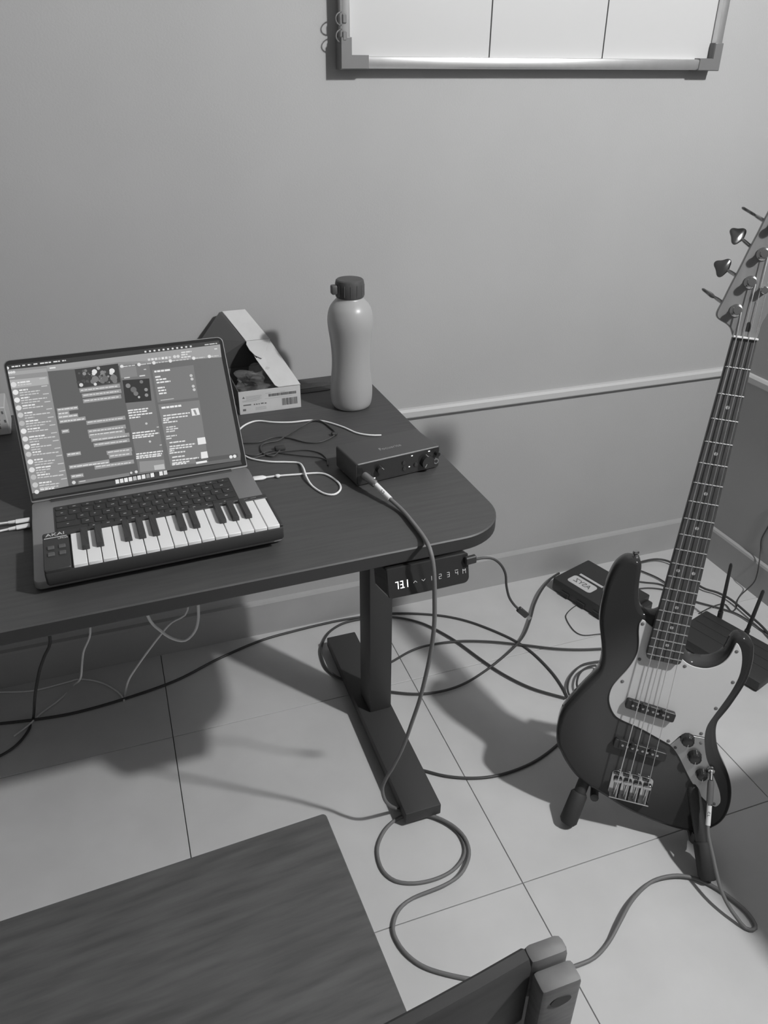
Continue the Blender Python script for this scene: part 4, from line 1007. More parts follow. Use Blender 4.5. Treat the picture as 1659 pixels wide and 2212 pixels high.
[0.75,2,25204,22242,25522,22242,25522,22524,25204,22524],
[0.75,2,25973,22245,26293,22245,26293,22528,25973,22528],
[0.75,2,26746,22249,27066,22249,27066,22531,26746,22531],
[0.75,2,27521,22252,27843,22252,27843,22535,27521,22535],
[0.75,2,28299,22256,28622,22256,28622,22538,28299,22538],
[0.75,2,29081,22259,29405,22259,29405,22542,29081,22542],
[0.75,2,29865,22263,30190,22263,30190,22545,29865,22545],
[0.6,2,32453,22315,33167,22315,33167,22494,32453,22494],
[0.6,2,33278,22319,34216,22319,34216,22499,33278,22499],
[0.6,2,34327,22322,34659,22322,34659,22502,34327,22502],
[0.85,3,13423,1551,13982,1561,13953,869,13395,861],
[0.8,3,14135,1567,14696,1577,14667,884,14106,875],
[0.9,3,14850,1582,15413,1592,15384,898,14821,889],
[0.85,3,15567,1598,16132,1608,16103,912,15538,903],
[0.5,3,16286,1614,16853,1624,16824,927,16258,918],
[0.8,3,17009,1629,17578,1639,17549,941,16980,932],
[0.85,3,17734,1645,18305,1655,18276,956,17705,947],
[0.3,3,18461,1661,19034,1671,19005,970,18432,961],
[0.9,3,19191,1677,19766,1687,19737,985,19162,976],
[0.06,3,19924,1693,20501,1703,20472,1000,19895,990],
[0.85,3,20659,1709,21239,1719,21210,1014,20630,1005],
[0.7,3,21398,1725,21979,1735,21950,1029,21368,1020]]

# ------------------------------------------------------------------ the room
XR = 1.7118
fl = struct(MB().box((-0.4, -1.55, -0.03), (4.3, 3.3, 0.05)).build('floor', M_grout, smooth=False))
def tile_mesh(w, d):
    return MB().slab([(0, 0), (w, 0), (w, d), (0, d)], [(-0.006, 0), (-0.0006, 0), (0, 0.0008)]).mesh('tile', M_tile, smooth=False)
g = 0.0009; cache = {}
xs = [-1.8, -1.2, -0.6, 0.0, 0.6, 1.2, XR]; ys = [-3.1, -2.7156, -2.1156, -1.5156, -0.9156, -0.3156, 0.0]
for i in range(len(xs) - 1):
    for j in range(len(ys) - 1):
        w = xs[i + 1] - xs[i] - 2 * g; d = ys[j + 1] - ys[j] - 2 * g; k = (round(w, 4), round(d, 4))
        if k not in cache: cache[k] = tile_mesh(w, d)
        link('tile', cache[k], fl, (xs[i] + g, ys[j] + g, 0))
struct(MB().box((-0.35, 0.05, 1.4), (4.3, 0.1, 2.9)).build('wall_back', M_wall, smooth=False))
struct(MB().box((XR + 0.05, -1.6, 1.4), (0.1, 3.2, 2.9)).build('wall_right', M_wall, smooth=False))
def prof_bar(name, prof, axis, a, b, m):
    """profile (depth from wall, z) swept along a wall"""
    vs = []
    for t in (a, b):
        for d, z in prof: vs.append((t, -d, z) if axis == 'x' else (XR - d, t, z))
    n = len(prof)
    fs = [(k, (k + 1) % n, n + (k + 1) % n, n + k) for k in range(n)] + [tuple(range(n)), tuple(range(n, 2 * n))[::-1]]
    return struct(MB().add(vs, fs).build(name, m, smooth=False))
rail = [(0, 0.589), (0.012, 0.589), (0.014, 0.592), (0.014, 0.606), (0.009, 0.612), (0, 0.613)]
prof_bar('trim_1', rail, 'x', -2.4, XR, M_trim)
prof_bar('trim_2', rail, 'y', -3.1, -0.0145, M_trim)
bb = [(0, 0.0), (0.012, 0.0), (0.012, 0.099), (0.009, 0.105), (0, 0.108)]
prof_bar('baseboard_back', bb, 'x', -2.4, XR, M_base)
prof_bar('baseboard_right', bb, 'y', -3.1, -0.0125, M_base)

# wall lamp whose bulb lights the corner
t = thing('wall_lamp', 'bare bulb lamp fixed high on the right wall', 'lamp', (XR, LAMP[1], LAMP[2]))
MB().cyl((-0.001, 0, 0), (-0.03, 0, 0), 0.045, 0.04, 24).build('wall_plate', M_wkey, t)
MB().cyl((-0.03, 0, 0), (-0.075, 0, 0), 0.021, 0.021, 20).build('socket', M_wkey, t)

# added cabinet-shaped blocker beyond the right edge of the frame, keeps the lamp off the floor by the wall
t = thing('shade_blocker', 'added out-of-view wooden two-door cabinet shading the floor by the right wall', 'cabinet', (1.4525, -1.48, 0))
MB().rbox((0, 0, 0.455), (0.508, 0.56, 0.87), 0.004, 1).build('body', M_blocker, t)
MB().rbox((0, 0, 0.0125), (0.46, 0.52, 0.019), 0.002, 1).build('blocker_plinth', M_black, t)
for sy in (-1, 1):
    d = MB().rbox((-0.2625, sy * 0.139, 0.455), (0.016, 0.27, 0.84), 0.003, 1).build('blocker_door', M_blocker, t)
    MB().cyl((-0.2755, sy * 0.03, 0.42), (-0.2755, sy * 0.03, 0.54), 0.005, n=10).build('blocker_handle', M_steel, d)

# ------------------------------------------------------------------ whiteboard
t = thing('whiteboard', 'white dry-erase board in aluminium frame on the back wall', 'whiteboard', (0.975, 0, 1.36))
x0, x1, z1 = -0.432, 0.425, 0.66
MB().box((-0.003, -0.014, 0.33), (0.87, 0.008, 0.63)).build('board_panel', M_board, t, smooth=False)
fw = 0.021
def frame_bar(c, d): return MB().rbox(c, d, 0.004, 2).build('frame_bar', M_alu, t)
frame_bar((-0.0035, -0.021, 0.0095), (0.83, 0.028, fw))
frame_bar((-0.0035, -0.021, z1), (0.83, 0.028, fw))
for sx in (-0.440, 0.4335): frame_bar((sx, -0.021, 0.33), (fw - 0.003, 0.028, 0.59))
for sx, ex_ in ((-0.440, 1), (0.4335, -1)):
    for cz, ez_ in ((0.0095, 1), (z1, -1)):
        L = [(-0.012, -0.012), (0.046, -0.012), (0.046, 0.0125), (0.0115, 0.0125), (0.0115, 0.042), (-0.012, 0.042)]
        out = [(sx + ex_ * a, cz + ez_ * b) for a, b in L]
        Mx = basis((1, 0, 0), (0, 0, 1), (0, -1, 0), (0, 0, 0))
        MB().slab(out, [(0.004, 0), (0.034, 0), (0.037, 0.002)], Mx).build('corner_cap', M_corner, t, smooth=False)
for zc in (0.053, 0.081):
    c = MB().rbox((-0.4435, -0.032, zc), (0.009, 0.012, 0.016), 0.002, 1).build('pen_clip', M_corner, t)
    pts = [(-0.447 - 0.013 * math.sin(a), -0.030 - 0.004 * math.sin(a), zc + 0.011 * math.cos(a)) for a in [math.pi * k / 8 for k in range(9)]]
    MB().sweep(pts, 0.0013, 6).build('clip_ring', M_corner, c)
for xa, xb in ((-0.127, -0.1265), (0.138, 0.1445)):
    w = 0.0012
    MB().quad([(xb - w, -0.0187, 0.02), (xb + w, -0.0187, 0.02), (xa + w, -0.0187, 0.64), (xa - w, -0.0187, 0.64)]).build('marker_line', M_ink, t, smooth=False)

# ------------------------------------------------------------------ standing desk
DX, DY, DT = 0.5819, -0.7771, 0.0253
desk = thing('standing_desk', 'dark wood standing desk with rounded corner and black steel leg', 'desk', (DX, DY, 0), DT)
def dl(p):  # world -> desk local
    x, y = p[0] - DX, p[1] - DY; c, s = math.cos(DT), math.sin(DT)
    return (c * x + s * y, -s * x + c * y, p[2])
top = MB().slab(rrect(-1.5, 0, 0, 0.757, [0.035, 0.035, 0.09, 0.09], 12), [(0.706, 0.003), (0.709, 0), (0.729, 0), (0.731, 0.002)])
tp = top.build('tabletop', M_desk, desk)
tp.data.materials.append(M_deskedge)
for p in tp.data.polygons:
    if abs(p.normal.z) < 0.5: p.material_index = 1
gx, gy, _ = dl((0.425, -0.087, 0))
gr = MB().slab(rrect(gx - 0.05, gy - 0.027, gx + 0.05, gy + 0.027, 0.026, 8), [(0.7312, 0), (0.7322, 0), (0.7328, 0.001)]).build('cable_grommet', M_plast, desk)
MB().slab(rrect(gx - 0.044, gy - 0.004, gx + 0.044, gy + 0.004, 0.0035, 4), [(0.7328, 0), (0.7333, 0)]).build('brush_slot', M_gloss, gr)
for cx in (-0.108, -1.36):
    cy = 0.385
    MB().rbox((cx + 0.011, cy, 0.36), (0.054, 0.070, 0.64), 0.004, 2).build('column', M_black, desk)
    MB().rbox((cx, cy, 0.688), (0.07, 0.5, 0.034), 0.003, 1).build('top_bracket', M_black, desk)
    f = MB().rbox((0, 0, 0.026), (0.079, 0.595, 0.029), 0.003, 2, Matrix.Translation((cx + 0.002, 0.352, 0)) @ Matrix.Rotation(-0.0213, 4, 'Z')).build('foot', M_black, desk)
    for fy in (0.10, 0.62):
        MB().cyl((cx, fy, 0.0), (cx, fy, 0.013), 0.014, n=14).build('glide', M_rubber, f)
MB().rbox((-0.741, 0.40, 0.672), (1.15, 0.06, 0.03), 0.003, 1).build('crossbar', M_black, desk)
# control panel under the front edge, face tipped up a little
cxa, cxb = dl((0.358, -0.78, 0))[0], dl((0.497, -0.78, 0))[0]
Mc = Matrix.Translation((0, -0.006, 0.706)) @ Matrix.Rotation(R_(-14), 4, 'X')
out = rrect(cxa, -0.052, cxb, -0.001, [0.004, 0.004, 0.008, 0.010], 4)
Mface = Mc @ basis((1, 0, 0), (0, 0, 1), (0, -1, 0), (0, 0.002, 0))
cp = MB().slab(out, [(-0.06, 0), (-0.002, 0), (0.0, 0.0015)], Mface).build('control_panel', M_gloss, desk)
plabel(cp, 'glossy black touch control panel reading 73.1')
def face(x, y, z=0.0004): return Mface @ Vector((x, y, z))
SEG = {'7': 'abc', '3': 'abgcd', '1': 'bc'}
W = cxb - cxa; dg = MB(); px = cxa + 0.013
for ch in '73.1':
    if ch == '.':
        dg.quad([face(px - 0.0022, -0.0365), face(px - 0.0008, -0.0365), face(px - 0.0008, -0.035), face(px - 0.0022, -0.035)]); continue
    w, h, tt = 0.0052, 0.0125, 0.0015; yb = -0.0365
    rects = {'a': (0, h - tt, w, h), 'b': (w - tt, h / 2, w, h), 'c': (w - tt, 0, w, h / 2), 'd': (0, 0, w, tt), 'g': (0, h / 2 - tt / 2, w, h / 2 + tt / 2)}
    for k in SEG[ch]:
        a, b, c, d = rects[k]; dg.quad([face(px + a, yb + b), face(px + c, yb + b), face(px + c, yb + d), face(px + a, yb + d)])
    px += 0.0078
dg.build('height_digits', E_digit, cp, smooth=False)
ic = MB()
def stroke(pts, x, w=0.0006):
    for (ax, ay), (bx, by) in zip(pts[:-1], pts[1:]):
        d = Vector((bx - ax, by - ay)); d.normalize(); nx, ny = -d.y * w / 2, d.x * w / 2
        ic.quad([face(x + ax + nx, ay - 0.0305 + ny), face(x + ax - nx, ay - 0.0305 - ny), face(x + bx - nx, by - 0.0305 - ny), face(x + bx + nx, by - 0.0305 + ny)])
k = 0.0038
def fx(u): return cxa + W * u
stroke([(-0.003, -0.0015), (0, 0.0015), (0.003, -0.0015)], fx(0.33))
stroke([(-0.003, 0.0015), (0, -0.0015), (0.003, 0.0015)], fx(0.43))
stroke([(0, k), (0, -k)], fx(0.53))
stroke([(-0.002, k), (0.002, k), (0.002, 0), (-0.002, 0), (-0.002, -k), (0.002, -k)], fx(0.635))
stroke([(-0.002, k), (0.002, k), (0.002, -k), (-0.002, -k)], fx(0.735)); stroke([(-0.002, 0), (0.002, 0)], fx(0.735))
stroke([(-0.002, k - 0.001), (-0.002, 0), (0.002, 0)], fx(0.84)); stroke([(0.002, k - 0.001), (0.002, -k)], fx(0.84)); stroke([(-0.003, k + 0.001), (0.0028, k + 0.001)], fx(0.84))
stroke([(-0.0024, -k), (-0.0024, k), (0, 0.001), (0.0024, k), (0.0024, -k)], fx(0.935))
ic.build('touch_icons', E_icon, cp, smooth=False)

# ------------------------------------------------------------------ laptop
LX, LY, LT, LA, LW, LD, LL = -0.1349, -0.7220, 0.0507, 2.1152, 0.3577, 0.2433, 0.2356
lap = thing('laptop', 'open dark grey laptop with lit screen on the desk', 'laptop', (LX, LY, 0.731), LT)
bs = MB().slab(rrect(0, 0, LW, LD, 0.011, 6), [(0.0012, 0.006), (0.003, 0.002), (0.005, 0), (0.0145, 0), (0.016, 0.001)]).build('base', M_space, lap)
for fx_ in (0.03, LW - 0.03):
    for fy_ in (0.03, LD - 0.03): MB().cyl((fx_, fy_, 0), (fx_, fy_, 0.0016), 0.008, n=12).build('rubber_foot', M_rubber, bs)
MB().rbox((LW / 2 - 0.012, 0.0012, 0.0145), (0.054, 0.006, 0.0042), 0.0015, 2).build('lid_notch', M_alu, lap)
MB().slab(rrect(0.032, 0.100, LW - 0.040, 0.214, 0.003), [(0.016, 0), (0.0162, 0)]).build('keyboard_well', M_keycap, lap)
MB().slab(rrect(0.095, 0.006, LW - 0.105, 0.094, 0.004), [(0.016, 0), (0.01615, 0)]).build('trackpad', M_space, lap)
kw, kp = 0.0165, 0.0196
def keym(w, d): return MB().slab(rrect(-w / 2, -d / 2, w / 2, d / 2, 0.0016, 2), [(0.0162, 0), (0.0172, 0), (0.0175, 0.0004)]).mesh('key', M_keycap)
km = {}; lg = MB()
rows = [(0.2045, 0.009, [1.0] * 14), (0.188, kw, [1.0] * 13 + [1.6]), (0.169, kw, [1.6] + [1.0] * 13), (0.150, kw, [1.9] + [1.0] * 11 + [1.7]), (0.131, kw, [2.4] + [1.0] * 10 + [2.2]), (0.112, kw, [1.0, 1.0, 1.0, 1.25, 5.2, 1.25, 1.0, 1.0, 1.0, 1.0])]
for yk, dk, ws in rows:
    u = (LW - 0.040 - 0.032 - 0.004) / (sum(ws)); x = 0.034
    for w in ws:
        ww = w * u - 0.0028; key = (round(ww, 4), dk)
        if key not in km: km[key] = keym(ww, dk)
        link('key', km[key], lap, (x + w * u / 2, yk, 0))
        if w < 2.3:
            a = 0.0012 + random.random() * 0.0012; cxk = x + w * u / 2 + (random.random() - 0.5) * 0.003
            lg.quad([(cxk - a, yk - 0.0009, 0.01765), (cxk + a, yk - 0.0009, 0.01765), (cxk + a, yk + 0.0009, 0.01765), (cxk - a, yk + 0.0009, 0.01765)])
        x += w * u
lg.build('key_legends', mat('legend', 0.5, 0.6), lap, smooth=False)
MB().cyl((0.03, LD - 0.006, 0.0145), (LW - 0.03, LD - 0.006, 0.0145), 0.0045, n=12).build('hinge', M_keycap, lap)
Mlid = Matrix.Translation((0, LD - 0.004, 0.017)) @ basis((1, 0, 0), (0, -math.cos(LA), math.sin(LA)), (0, -math.sin(LA), -math.cos(LA)), (0, 0, 0))
lid = MB().slab(rrect(0, 0, LW, LL, [0.010, 0.010, 0.003, 0.003], 5), [(-0.0048, 0.001), (-0.004, 0), (-0.0008, 0), (0, 0.0008)], Mlid).build('lid', M_space, lap)
MB().slab(rrect(0.0014, 0.003, LW - 0.0014, LL - 0.0014, [0.009, 0.009, 0.002, 0.002], 5), [(0, 0), (0.0003, 0)], Mlid).build('bezel', M_gloss, lid)
# display image: flat coloured shapes on the panel
me = bpy.data.meshes.new('display_image'); vs_ = []; fs_ = []; cl = []
for q in UI:
    gcol, lay, c = q[0], q[1], [k * 1e-5 for k in q[2:]]
    o = len(vs_); n = len(c) // 2
    for i in range(n):
        x = min(max(c[2 * i], 0.0045), LW - 0.0045); y = min(max(c[2 * i + 1], 0.006), LL - 0.006)
        vs_.append(tuple(Mlid @ Vector((x, y, 0.00045 + 0.00006 * lay))))
    fs_.append(tuple(range(o, o + n))); cl.append(gcol)
me.from_pydata(vs_, [], fs_)
at = me.attributes.new('shade', 'FLOAT', 'FACE')
at.data.foreach_set('value', cl)
me.update()
ms = bpy.data.materials.new('lit_display'); ms.use_nodes = True
nt = ms.node_tree; b = nt.nodes['Principled BSDF']; b.inputs['Base Color'].default_value = (0.01, 0.01, 0.01, 1); b.inputs['Roughness'].default_value = 0.25
an = nt.nodes.new('ShaderNodeAttribute'); an.attribute_name = 'shade'
nt.links.new(an.outputs['Fac'], b.inputs['Emission Color']); b.inputs['Emission Strength'].default_value = 0.90
me.materials.append(ms); link('display_image', me, lid)

# ------------------------------------------------------------------ small keyboard controller on the laptop
kb = thing('midi_keyboard', 'compact black music keyboard with white piano keys lying on the laptop', 'music keyboard', (-0.1165, -0.7395, 0.7485), 0.051)
KW, KD = 0.336, 0.103
MB().slab(rrect(0, 0, KW, KD, 0.004, 3), [(0, 0.003), (0.004, 0.0005), (0.019, 0.0005), (0.0215, 0.002)]).build('body', M_plast, kb)
MB().slab(rrect(0.001, 0.089, KW - 0.001, KD - 0.001, 0.003, 3), [(0.0215, 0), (0.0255, 0), (0.027, 0.0015)]).build('back_ridge', M_plast, kb)
MB().slab(rrect(0.001, 0.001, 0.0365, 0.0885, 0.003, 3), [(0.0215, 0), (0.0250, 0), (0.0262, 0.001)]).build('button_panel', M_plast, kb)
MB().rbox((KW - 0.003, 0.045, 0.0235), (0.0045, 0.086, 0.005), 0.001, 1).build('end_cheek', M_plast, kb)
pw = (0.3305 - 0.0385) / 15
wk = MB().slab(rrect(-pw / 2 + 0.0006, 0.002, pw / 2 - 0.0006, 0.0885, 0.001, 2), [(0.0215, 0), (0.0258, 0), (0.0265, 0.0006)]).mesh('white_key', M_wkey)
bk = MB().slab(rrect(-0.0052, 0.036, 0.0052, 0.0888, 0.001, 2), [(0.0262, 0), (0.0320, 0.0002), (0.0335, 0.0012)]).mesh('black_key', M_bkey)
for i in range(15):
    link('white_key', wk, kb, (0.0385 + pw * (i + 0.5), 0, 0))
    if i % 7 in (0, 1, 3, 4, 5) and i < 14: link('black_key', bk, kb, (0.0385 + pw * (i + 1), 0, 0))
for bx in (0.0115, 0.0265):
    for by in (0.040, 0.058):
        MB().rbox((bx, by, 0.0268), (0.0095, 0.0085, 0.003), 0.001, 1).build('button', mat('soft_button', 0.10, 0.6), kb)
M_logo = mat('logo_print', 0.62, 0.6)
text('logo', 'AKAI', 0.0118, M_logo, kb, Matrix.Translation((0.0185, 0.0935, 0.0273)), sx=1.0)
MB().box((0.0185, 0.0868, 0.0264), (0.031, 0.0016, 0.0004)).build('logo_bar', M_logo, kb, smooth=False)
text('model_print', 'LPK25', 0.0052, M_logo, kb, Matrix.Translation((0.0285, 0.0815, 0.0265)))
for i in range(6):
    MB().box((0.245 + i * 0.0135, 0.0955, 0.0271), (0.009, 0.0012, 0.0003)).build('legend_dash', mat('dull_print', 0.25, 0.7), kb, smooth=False)

# ------------------------------------------------------------------ audio interface
ai = thing('audio_interface', 'dark metal audio interface box with glossy knob panel near the desk corner', 'audio interface', (0.3800, -0.5690, 0.731), 0.148)
AW, AH, AD = 0.167, 0.0445, 0.085
Mf = basis((1, 0, 0), (0, 0, 1), (0, -1, 0), (0, 0, 0))
MB().slab(rrect(0, 0.0025, AW, AH, 0.004, 4), [(-AD, 0.002), (-AD + 0.002, 0), (-0.0005, 0), (0.0, 0.0006)], Mf).build('case', mat('interface_case', 0.085, 0.45, metal=0.3, bump=0.05, bscale=1500), ai)
MB().slab(rrect(0.002, 0.0045, AW - 0.002, AH - 0.002, 0.003, 4), [(0.0, 0), (0.0008, 0)], Mf).build('front_panel', M_gloss, ai)
MB().box((AW / 2, -0.0004, AH - 0.0012), (AW - 0.006, 0.0012, 0.0012)).build('edge_trim', M_alu, ai, smooth=False)
for fx_ in (0.02, AW - 0.02):
    for fy_ in (0.015, AD - 0.015): MB().cyl((fx_, fy_, 0), (fx_, fy_, 0.003), 0.007, n=12).build('rubber_foot', M_rubber, ai)
def fcyl(u, h, r, d0, d1, n=20, r1=None):
    x, z = AW * u, AH * h; return MB().cyl((x, -d0, z), (x, -d1, z), r, r1, n)
fcyl(0.11, 0.46, 0.0085, 0.0008, 0.0022).build('input_jack', M_plast, ai)
kn = fcyl(0.265, 0.60, 0.0075, 0.0008, 0.0085, 24, 0.0068).build('gain_knob', M_gloss, ai)
MB().box((AW * 0.265 + 0.003, -0.0087, AH * 0.60 + 0.003), (0.0009, 0.0006, 0.006), Matrix.Translation((AW * 0.265 + 0.003, -0.0087, AH * 0.6 + 0.003)) @ Matrix.Rotation(R_(-45), 4, 'Y') @ Matrix.Translation((-AW * 0.265 - 0.003, 0.0087, -AH * 0.6 - 0.003))).build('pointer', M_dot, kn, smooth=False)
kn = fcyl(0.835, 0.46, 0.0130, 0.0008, 0.0095, 32, 0.0122).build('output_knob', M_gloss, ai)
MB().box((AW * 0.835 - 0.005, -0.0097, AH * 0.46 - 0.005), (0.0009, 0.0006, 0.007), Matrix.Translation((AW * 0.835 - 0.005, -0.0097, AH * 0.46 - 0.005)) @ Matrix.Rotation(R_(30), 4, 'Y') @ Matrix.Translation((-AW * 0.835 + 0.005, 0.0097, -AH * 0.46 + 0.005))).build('pointer', M_dot, kn, smooth=False)
for u, h in ((0.555, 0.62), (0.56, 0.36), (0.70, 0.42)): fcyl(u, h, 0.0034, 0.0008, 0.003, 14).build('button', M_plast, ai)
fcyl(0.955, 0.72, 0.004, 0.0008, 0.009, 16).build('headphone_knob', M_gloss, ai)
o = fcyl(0.955, 0.36, 0.0055, 0.0008, 0.0026, 18).build('headphone_jack', M_steel, ai)
fcyl(0.955, 0.36, 0.0033, 0.0026, 0.0030, 14).build('socket_hole', M_gloss, o)
for u, h, w in ((0.205, 0.24, 0.004), (0.655, 0.84, 0.003), (0.865, 0.87, 0.0036), (0.625, 0.38, 0.0026)):
    x, z = AW * u, AH * h; MB().rbox((x, -0.0011, z), (w, 0.0008, 0.0018), 0.0003, 1).build('led', E_led, ai)
text('logo', 'Focusrite', 0.0125, mat('faint_print', 0.30, 0.5), ai, Matrix.Translation((AW * 0.50, 0.034, AH + 0.0003)), sx=0.95)

# ------------------------------------------------------------------ water bottle
bt = thing('water_bottle', 'frosted plastic water bottle with dark screw cap beside the box', 'bottle', (0.481, -0.212, 0.731))
M_bot = mat('frosted_plastic', 0.55, 0.33, spec=0.5, trans=0.3)
prof = [(0.030, 0.0), (0.038, 0.002), (0.0425, 0.010), (0.0445, 0.026), (0.0445, 0.045), (0.0425, 0.065), (0.0405, 0.085), (0.0398, 0.105), (0.0405, 0.125), (0.0430, 0.150), (0.0460, 0.172), (0.0468, 0.186), (0.0455, 0.200), (0.0415, 0.213), (0.0345, 0.223), (0.0285, 0.229), (0.0262, 0.233), (0.0262, 0.240)]
pv = [Vector((r, z, 0)) for r, z in prof]
MB().lathe([(p.x, p.y) for p in crom(pv, step=0.006)], 40).build('bottle_body', M_bot, bt, angle=60)
cap = MB().lathe([(0.0275, 0.2335), (0.0288, 0.2355), (0.0288, 0.262), (0.0278, 0.2665), (0.0255, 0.2685), (0.012, 0.2690)], 40).build('cap', M_cap, bt)
for k in range(28):
    a = 2 * math.pi * k / 28
    MB().box((0.0289 * math.cos(a), 0.0289 * math.sin(a), 0.249), (0.0012, 0.0012, 0.022)).build('cap_rib', M_cap, cap, smooth=False) if k % 2 == 0 else None
MB().rbox((-0.0345, -0.006, 0.2515), (0.012, 0.016, 0.018), 0.003, 2).build('cap_loop', M_cap, cap)

# ------------------------------------------------------------------ opened carton
bx = thing('open_carton', 'small pale cardboard box opened, with barcode label on its end', 'box', (0.2445, -0.190, 0.7315), 0.015)
BW, BD, BH = 0.1310, 0.150, 0.0490
MB().box((BW / 2, BD / 2, 0.001), (BW, BD, 0.002)).build('bottom_panel', M_card, bx, smooth=False)
MB().box((BW / 2, 0.001, BH / 2 + 0.001), (BW, 0.002, BH - 0.001)).build('end_panel', M_card, bx, smooth=False)
MB().box((BW / 2, BD - 0.001, BH / 2 + 0.001), (BW, 0.002, BH - 0.001)).build('end_panel', M_cardin, bx, smooth=False)
for sx, mm in ((0.001, M_cardin), (BW - 0.001, M_card)): MB().box((sx, BD / 2, BH / 2 + 0.001), (0.002, BD - 0.004, BH - 0.001)).build('side_panel', mm, bx, smooth=False)
def card(name, pts, m, thick=0.0012, parent=bx):
    P = [Vector(p) for p in pts]; nrm = (P[1] - P[0]).cross(P[2] - P[0]).normalized() * thick
    n = len(P); v = P + [p + nrm for p in P]
    return MB().add(v, [tuple(range(n))[::-1], tuple(range(n, 2 * n))] + [(k, (k + 1) % n, n + (k + 1) % n, n + k) for k in range(n)]).build(name, m, parent, smooth=False)
Xo = 0.0085
s1 = [(Xo + 0.1235, 0.000, 0.0515), (Xo + 0.0760, 0.000, 0.0515), (Xo + 0.0705, 0.006, 0.0535), (Xo + 0.0480, 0.075, 0.090), (Xo + 0.0390, 0.130, 0.1135), (Xo + 0.0900, 0.130, 0.1135)]
def bend(z): return z
card('side_flap', s1, M_card)
card('tuck_flap', [(Xo + 0.0400, 0.1275, 0.1143), (Xo + 0.0370, 0.118, 0.1105), (Xo + 0.0400, 0.100, 0.1030), (Xo + 0.0480, 0.082, 0.0957), (Xo + 0.0600, 0.072, 0.0917), (Xo + 0.0920, 0.1275, 0.1143)][::-1], M_card)
card('lid_strip', [(Xo + 0.0910, 0.1305, 0.1140), (Xo + 0.0390, 0.1305, 0.1140), (Xo + 0.0005, 0.172, 0.1710), (Xo + 0.0500, 0.172, 0.1710)], M_card)
lp = [(Xo + 0.0370, 0.1315, 0.1130), (Xo + 0.0000, 0.1730, 0.1700), (Xo - 0.0060, 0.1730, 0.1690), (Xo - 0.0500, 0.165, 0.1180), (Xo - 0.0700, 0.152, 0.0480), (Xo + 0.0900, 0.1505, 0.0470), (Xo + 0.0900, 0.1330, 0.1120)]
MB().add(lp, [(0, 1, 2), (0, 2, 3), (0, 3, 4), (0, 4, 5), (0, 5, 6)]).build('lid_panel', M_cardin, bx, smooth=False)
MB().add([(Xo + 0.040, 0.120, 0.110), (Xo + 0.048, 0.078, 0.090), (Xo + 0.0705, 0.008, 0.052), (BW - 0.003, 0.02, 0.047), (BW - 0.003, 0.146, 0.047), (Xo + 0.088, 0.1285, 0.112)], [(0, 1, 5), (1, 4, 5), (1, 2, 4), (2, 3, 4)]).build('side_lining', M_cardin, bx, smooth=False)
lb = MB(); lb2 = MB()
def pr_(L, x, z, w, h): L.quad([(x, -0.0003, z), (x + w, -0.0003, z), (x + w, -0.0003, z + h), (x, -0.0003, z + h)])
x = 0.0625
while x < 0.1215:
    w = random.choice([0.0006, 0.001, 0.0016]); pr_(lb, x, 0.0325, w, 0.0058); x += w + random.choice([0.0004, 0.0006])
x = 0.0905
while x < 0.1225:
    w = random.choice([0.0006, 0.001, 0.0016]); pr_(lb, x, 0.0095, w, 0.0155); x += w + random.choice([0.0004, 0.0008])
lb.quad([(0.007, -0.0003, 0.0345), (0.0125, -0.0003, 0.0345), (0.00975, -0.0003, 0.0395)])
for zz, xx, ww in ((0.0185, 0.008, 0.0165), (0.0180, 0.030, 0.003), (0.0180, 0.035, 0.003), (0.0180, 0.040, 0.0026), (0.0185, 0.045, 0.006), (0.0180, 0.053, 0.004)): pr_(lb, xx, zz, ww, 0.0024)
pr_(lb, 0.0065, 0.007, 0.0065, 0.0045)
for zz in (0.0268, 0.0290, 0.0312, 0.0334, 0.0356, 0.0378): pr_(lb2, 0.0145 if zz > 0.031 else 0.007, zz, random.choice([0.030, 0.036, 0.033]), 0.001)
for zz in (0.0065, 0.009, 0.0115): pr_(lb2, 0.033, zz, random.choice([0.018, 0.023]), 0.0011)
pr_(lb2, 0.054, 0.0285, 0.058, 0.0007); pr_(lb2, 0.056, 0.0400, 0.012, 0.0009); pr_(lb2, 0.088, 0.0400, 0.010, 0.0009)
lb.build('printed_label', M_print, bx, smooth=False); lb2.build('fine_print', M_print2, bx, smooth=False)
# crumpled clear bag sticking out of the carton
bm = bmesh.new(); bmesh.ops.create_icosphere(bm, subdivisions=4, radius=1)
for v in bm.verts:
    p = v.co; h = 0.16 * math.sin(7 * p.x + 3 * p.y) + 0.14 * math.sin(9 * p.z - 5 * p.x) + 0.10 * math.sin(13 * p.y + 6 * p.z)
    v.co = Vector((p.x * 0.046 * (1 + h), p.y * 0.050 * (1 + h), p.z * 0.030 * (1 + h * 1.2)))
me = bpy.data.meshes.new('plastic_bag'); bm.to_mesh(me); bm.free()
me.materials.append(mat('clear_film', 0.5, 0.12, spec=0.6, alpha=0.22)); me.shade_flat()
o = link('plastic_bag', me, None, (0.305, -0.120, 0.772)); tag(o, 'crumpled clear plastic bag stuffed in the open carton', 'plastic bag')

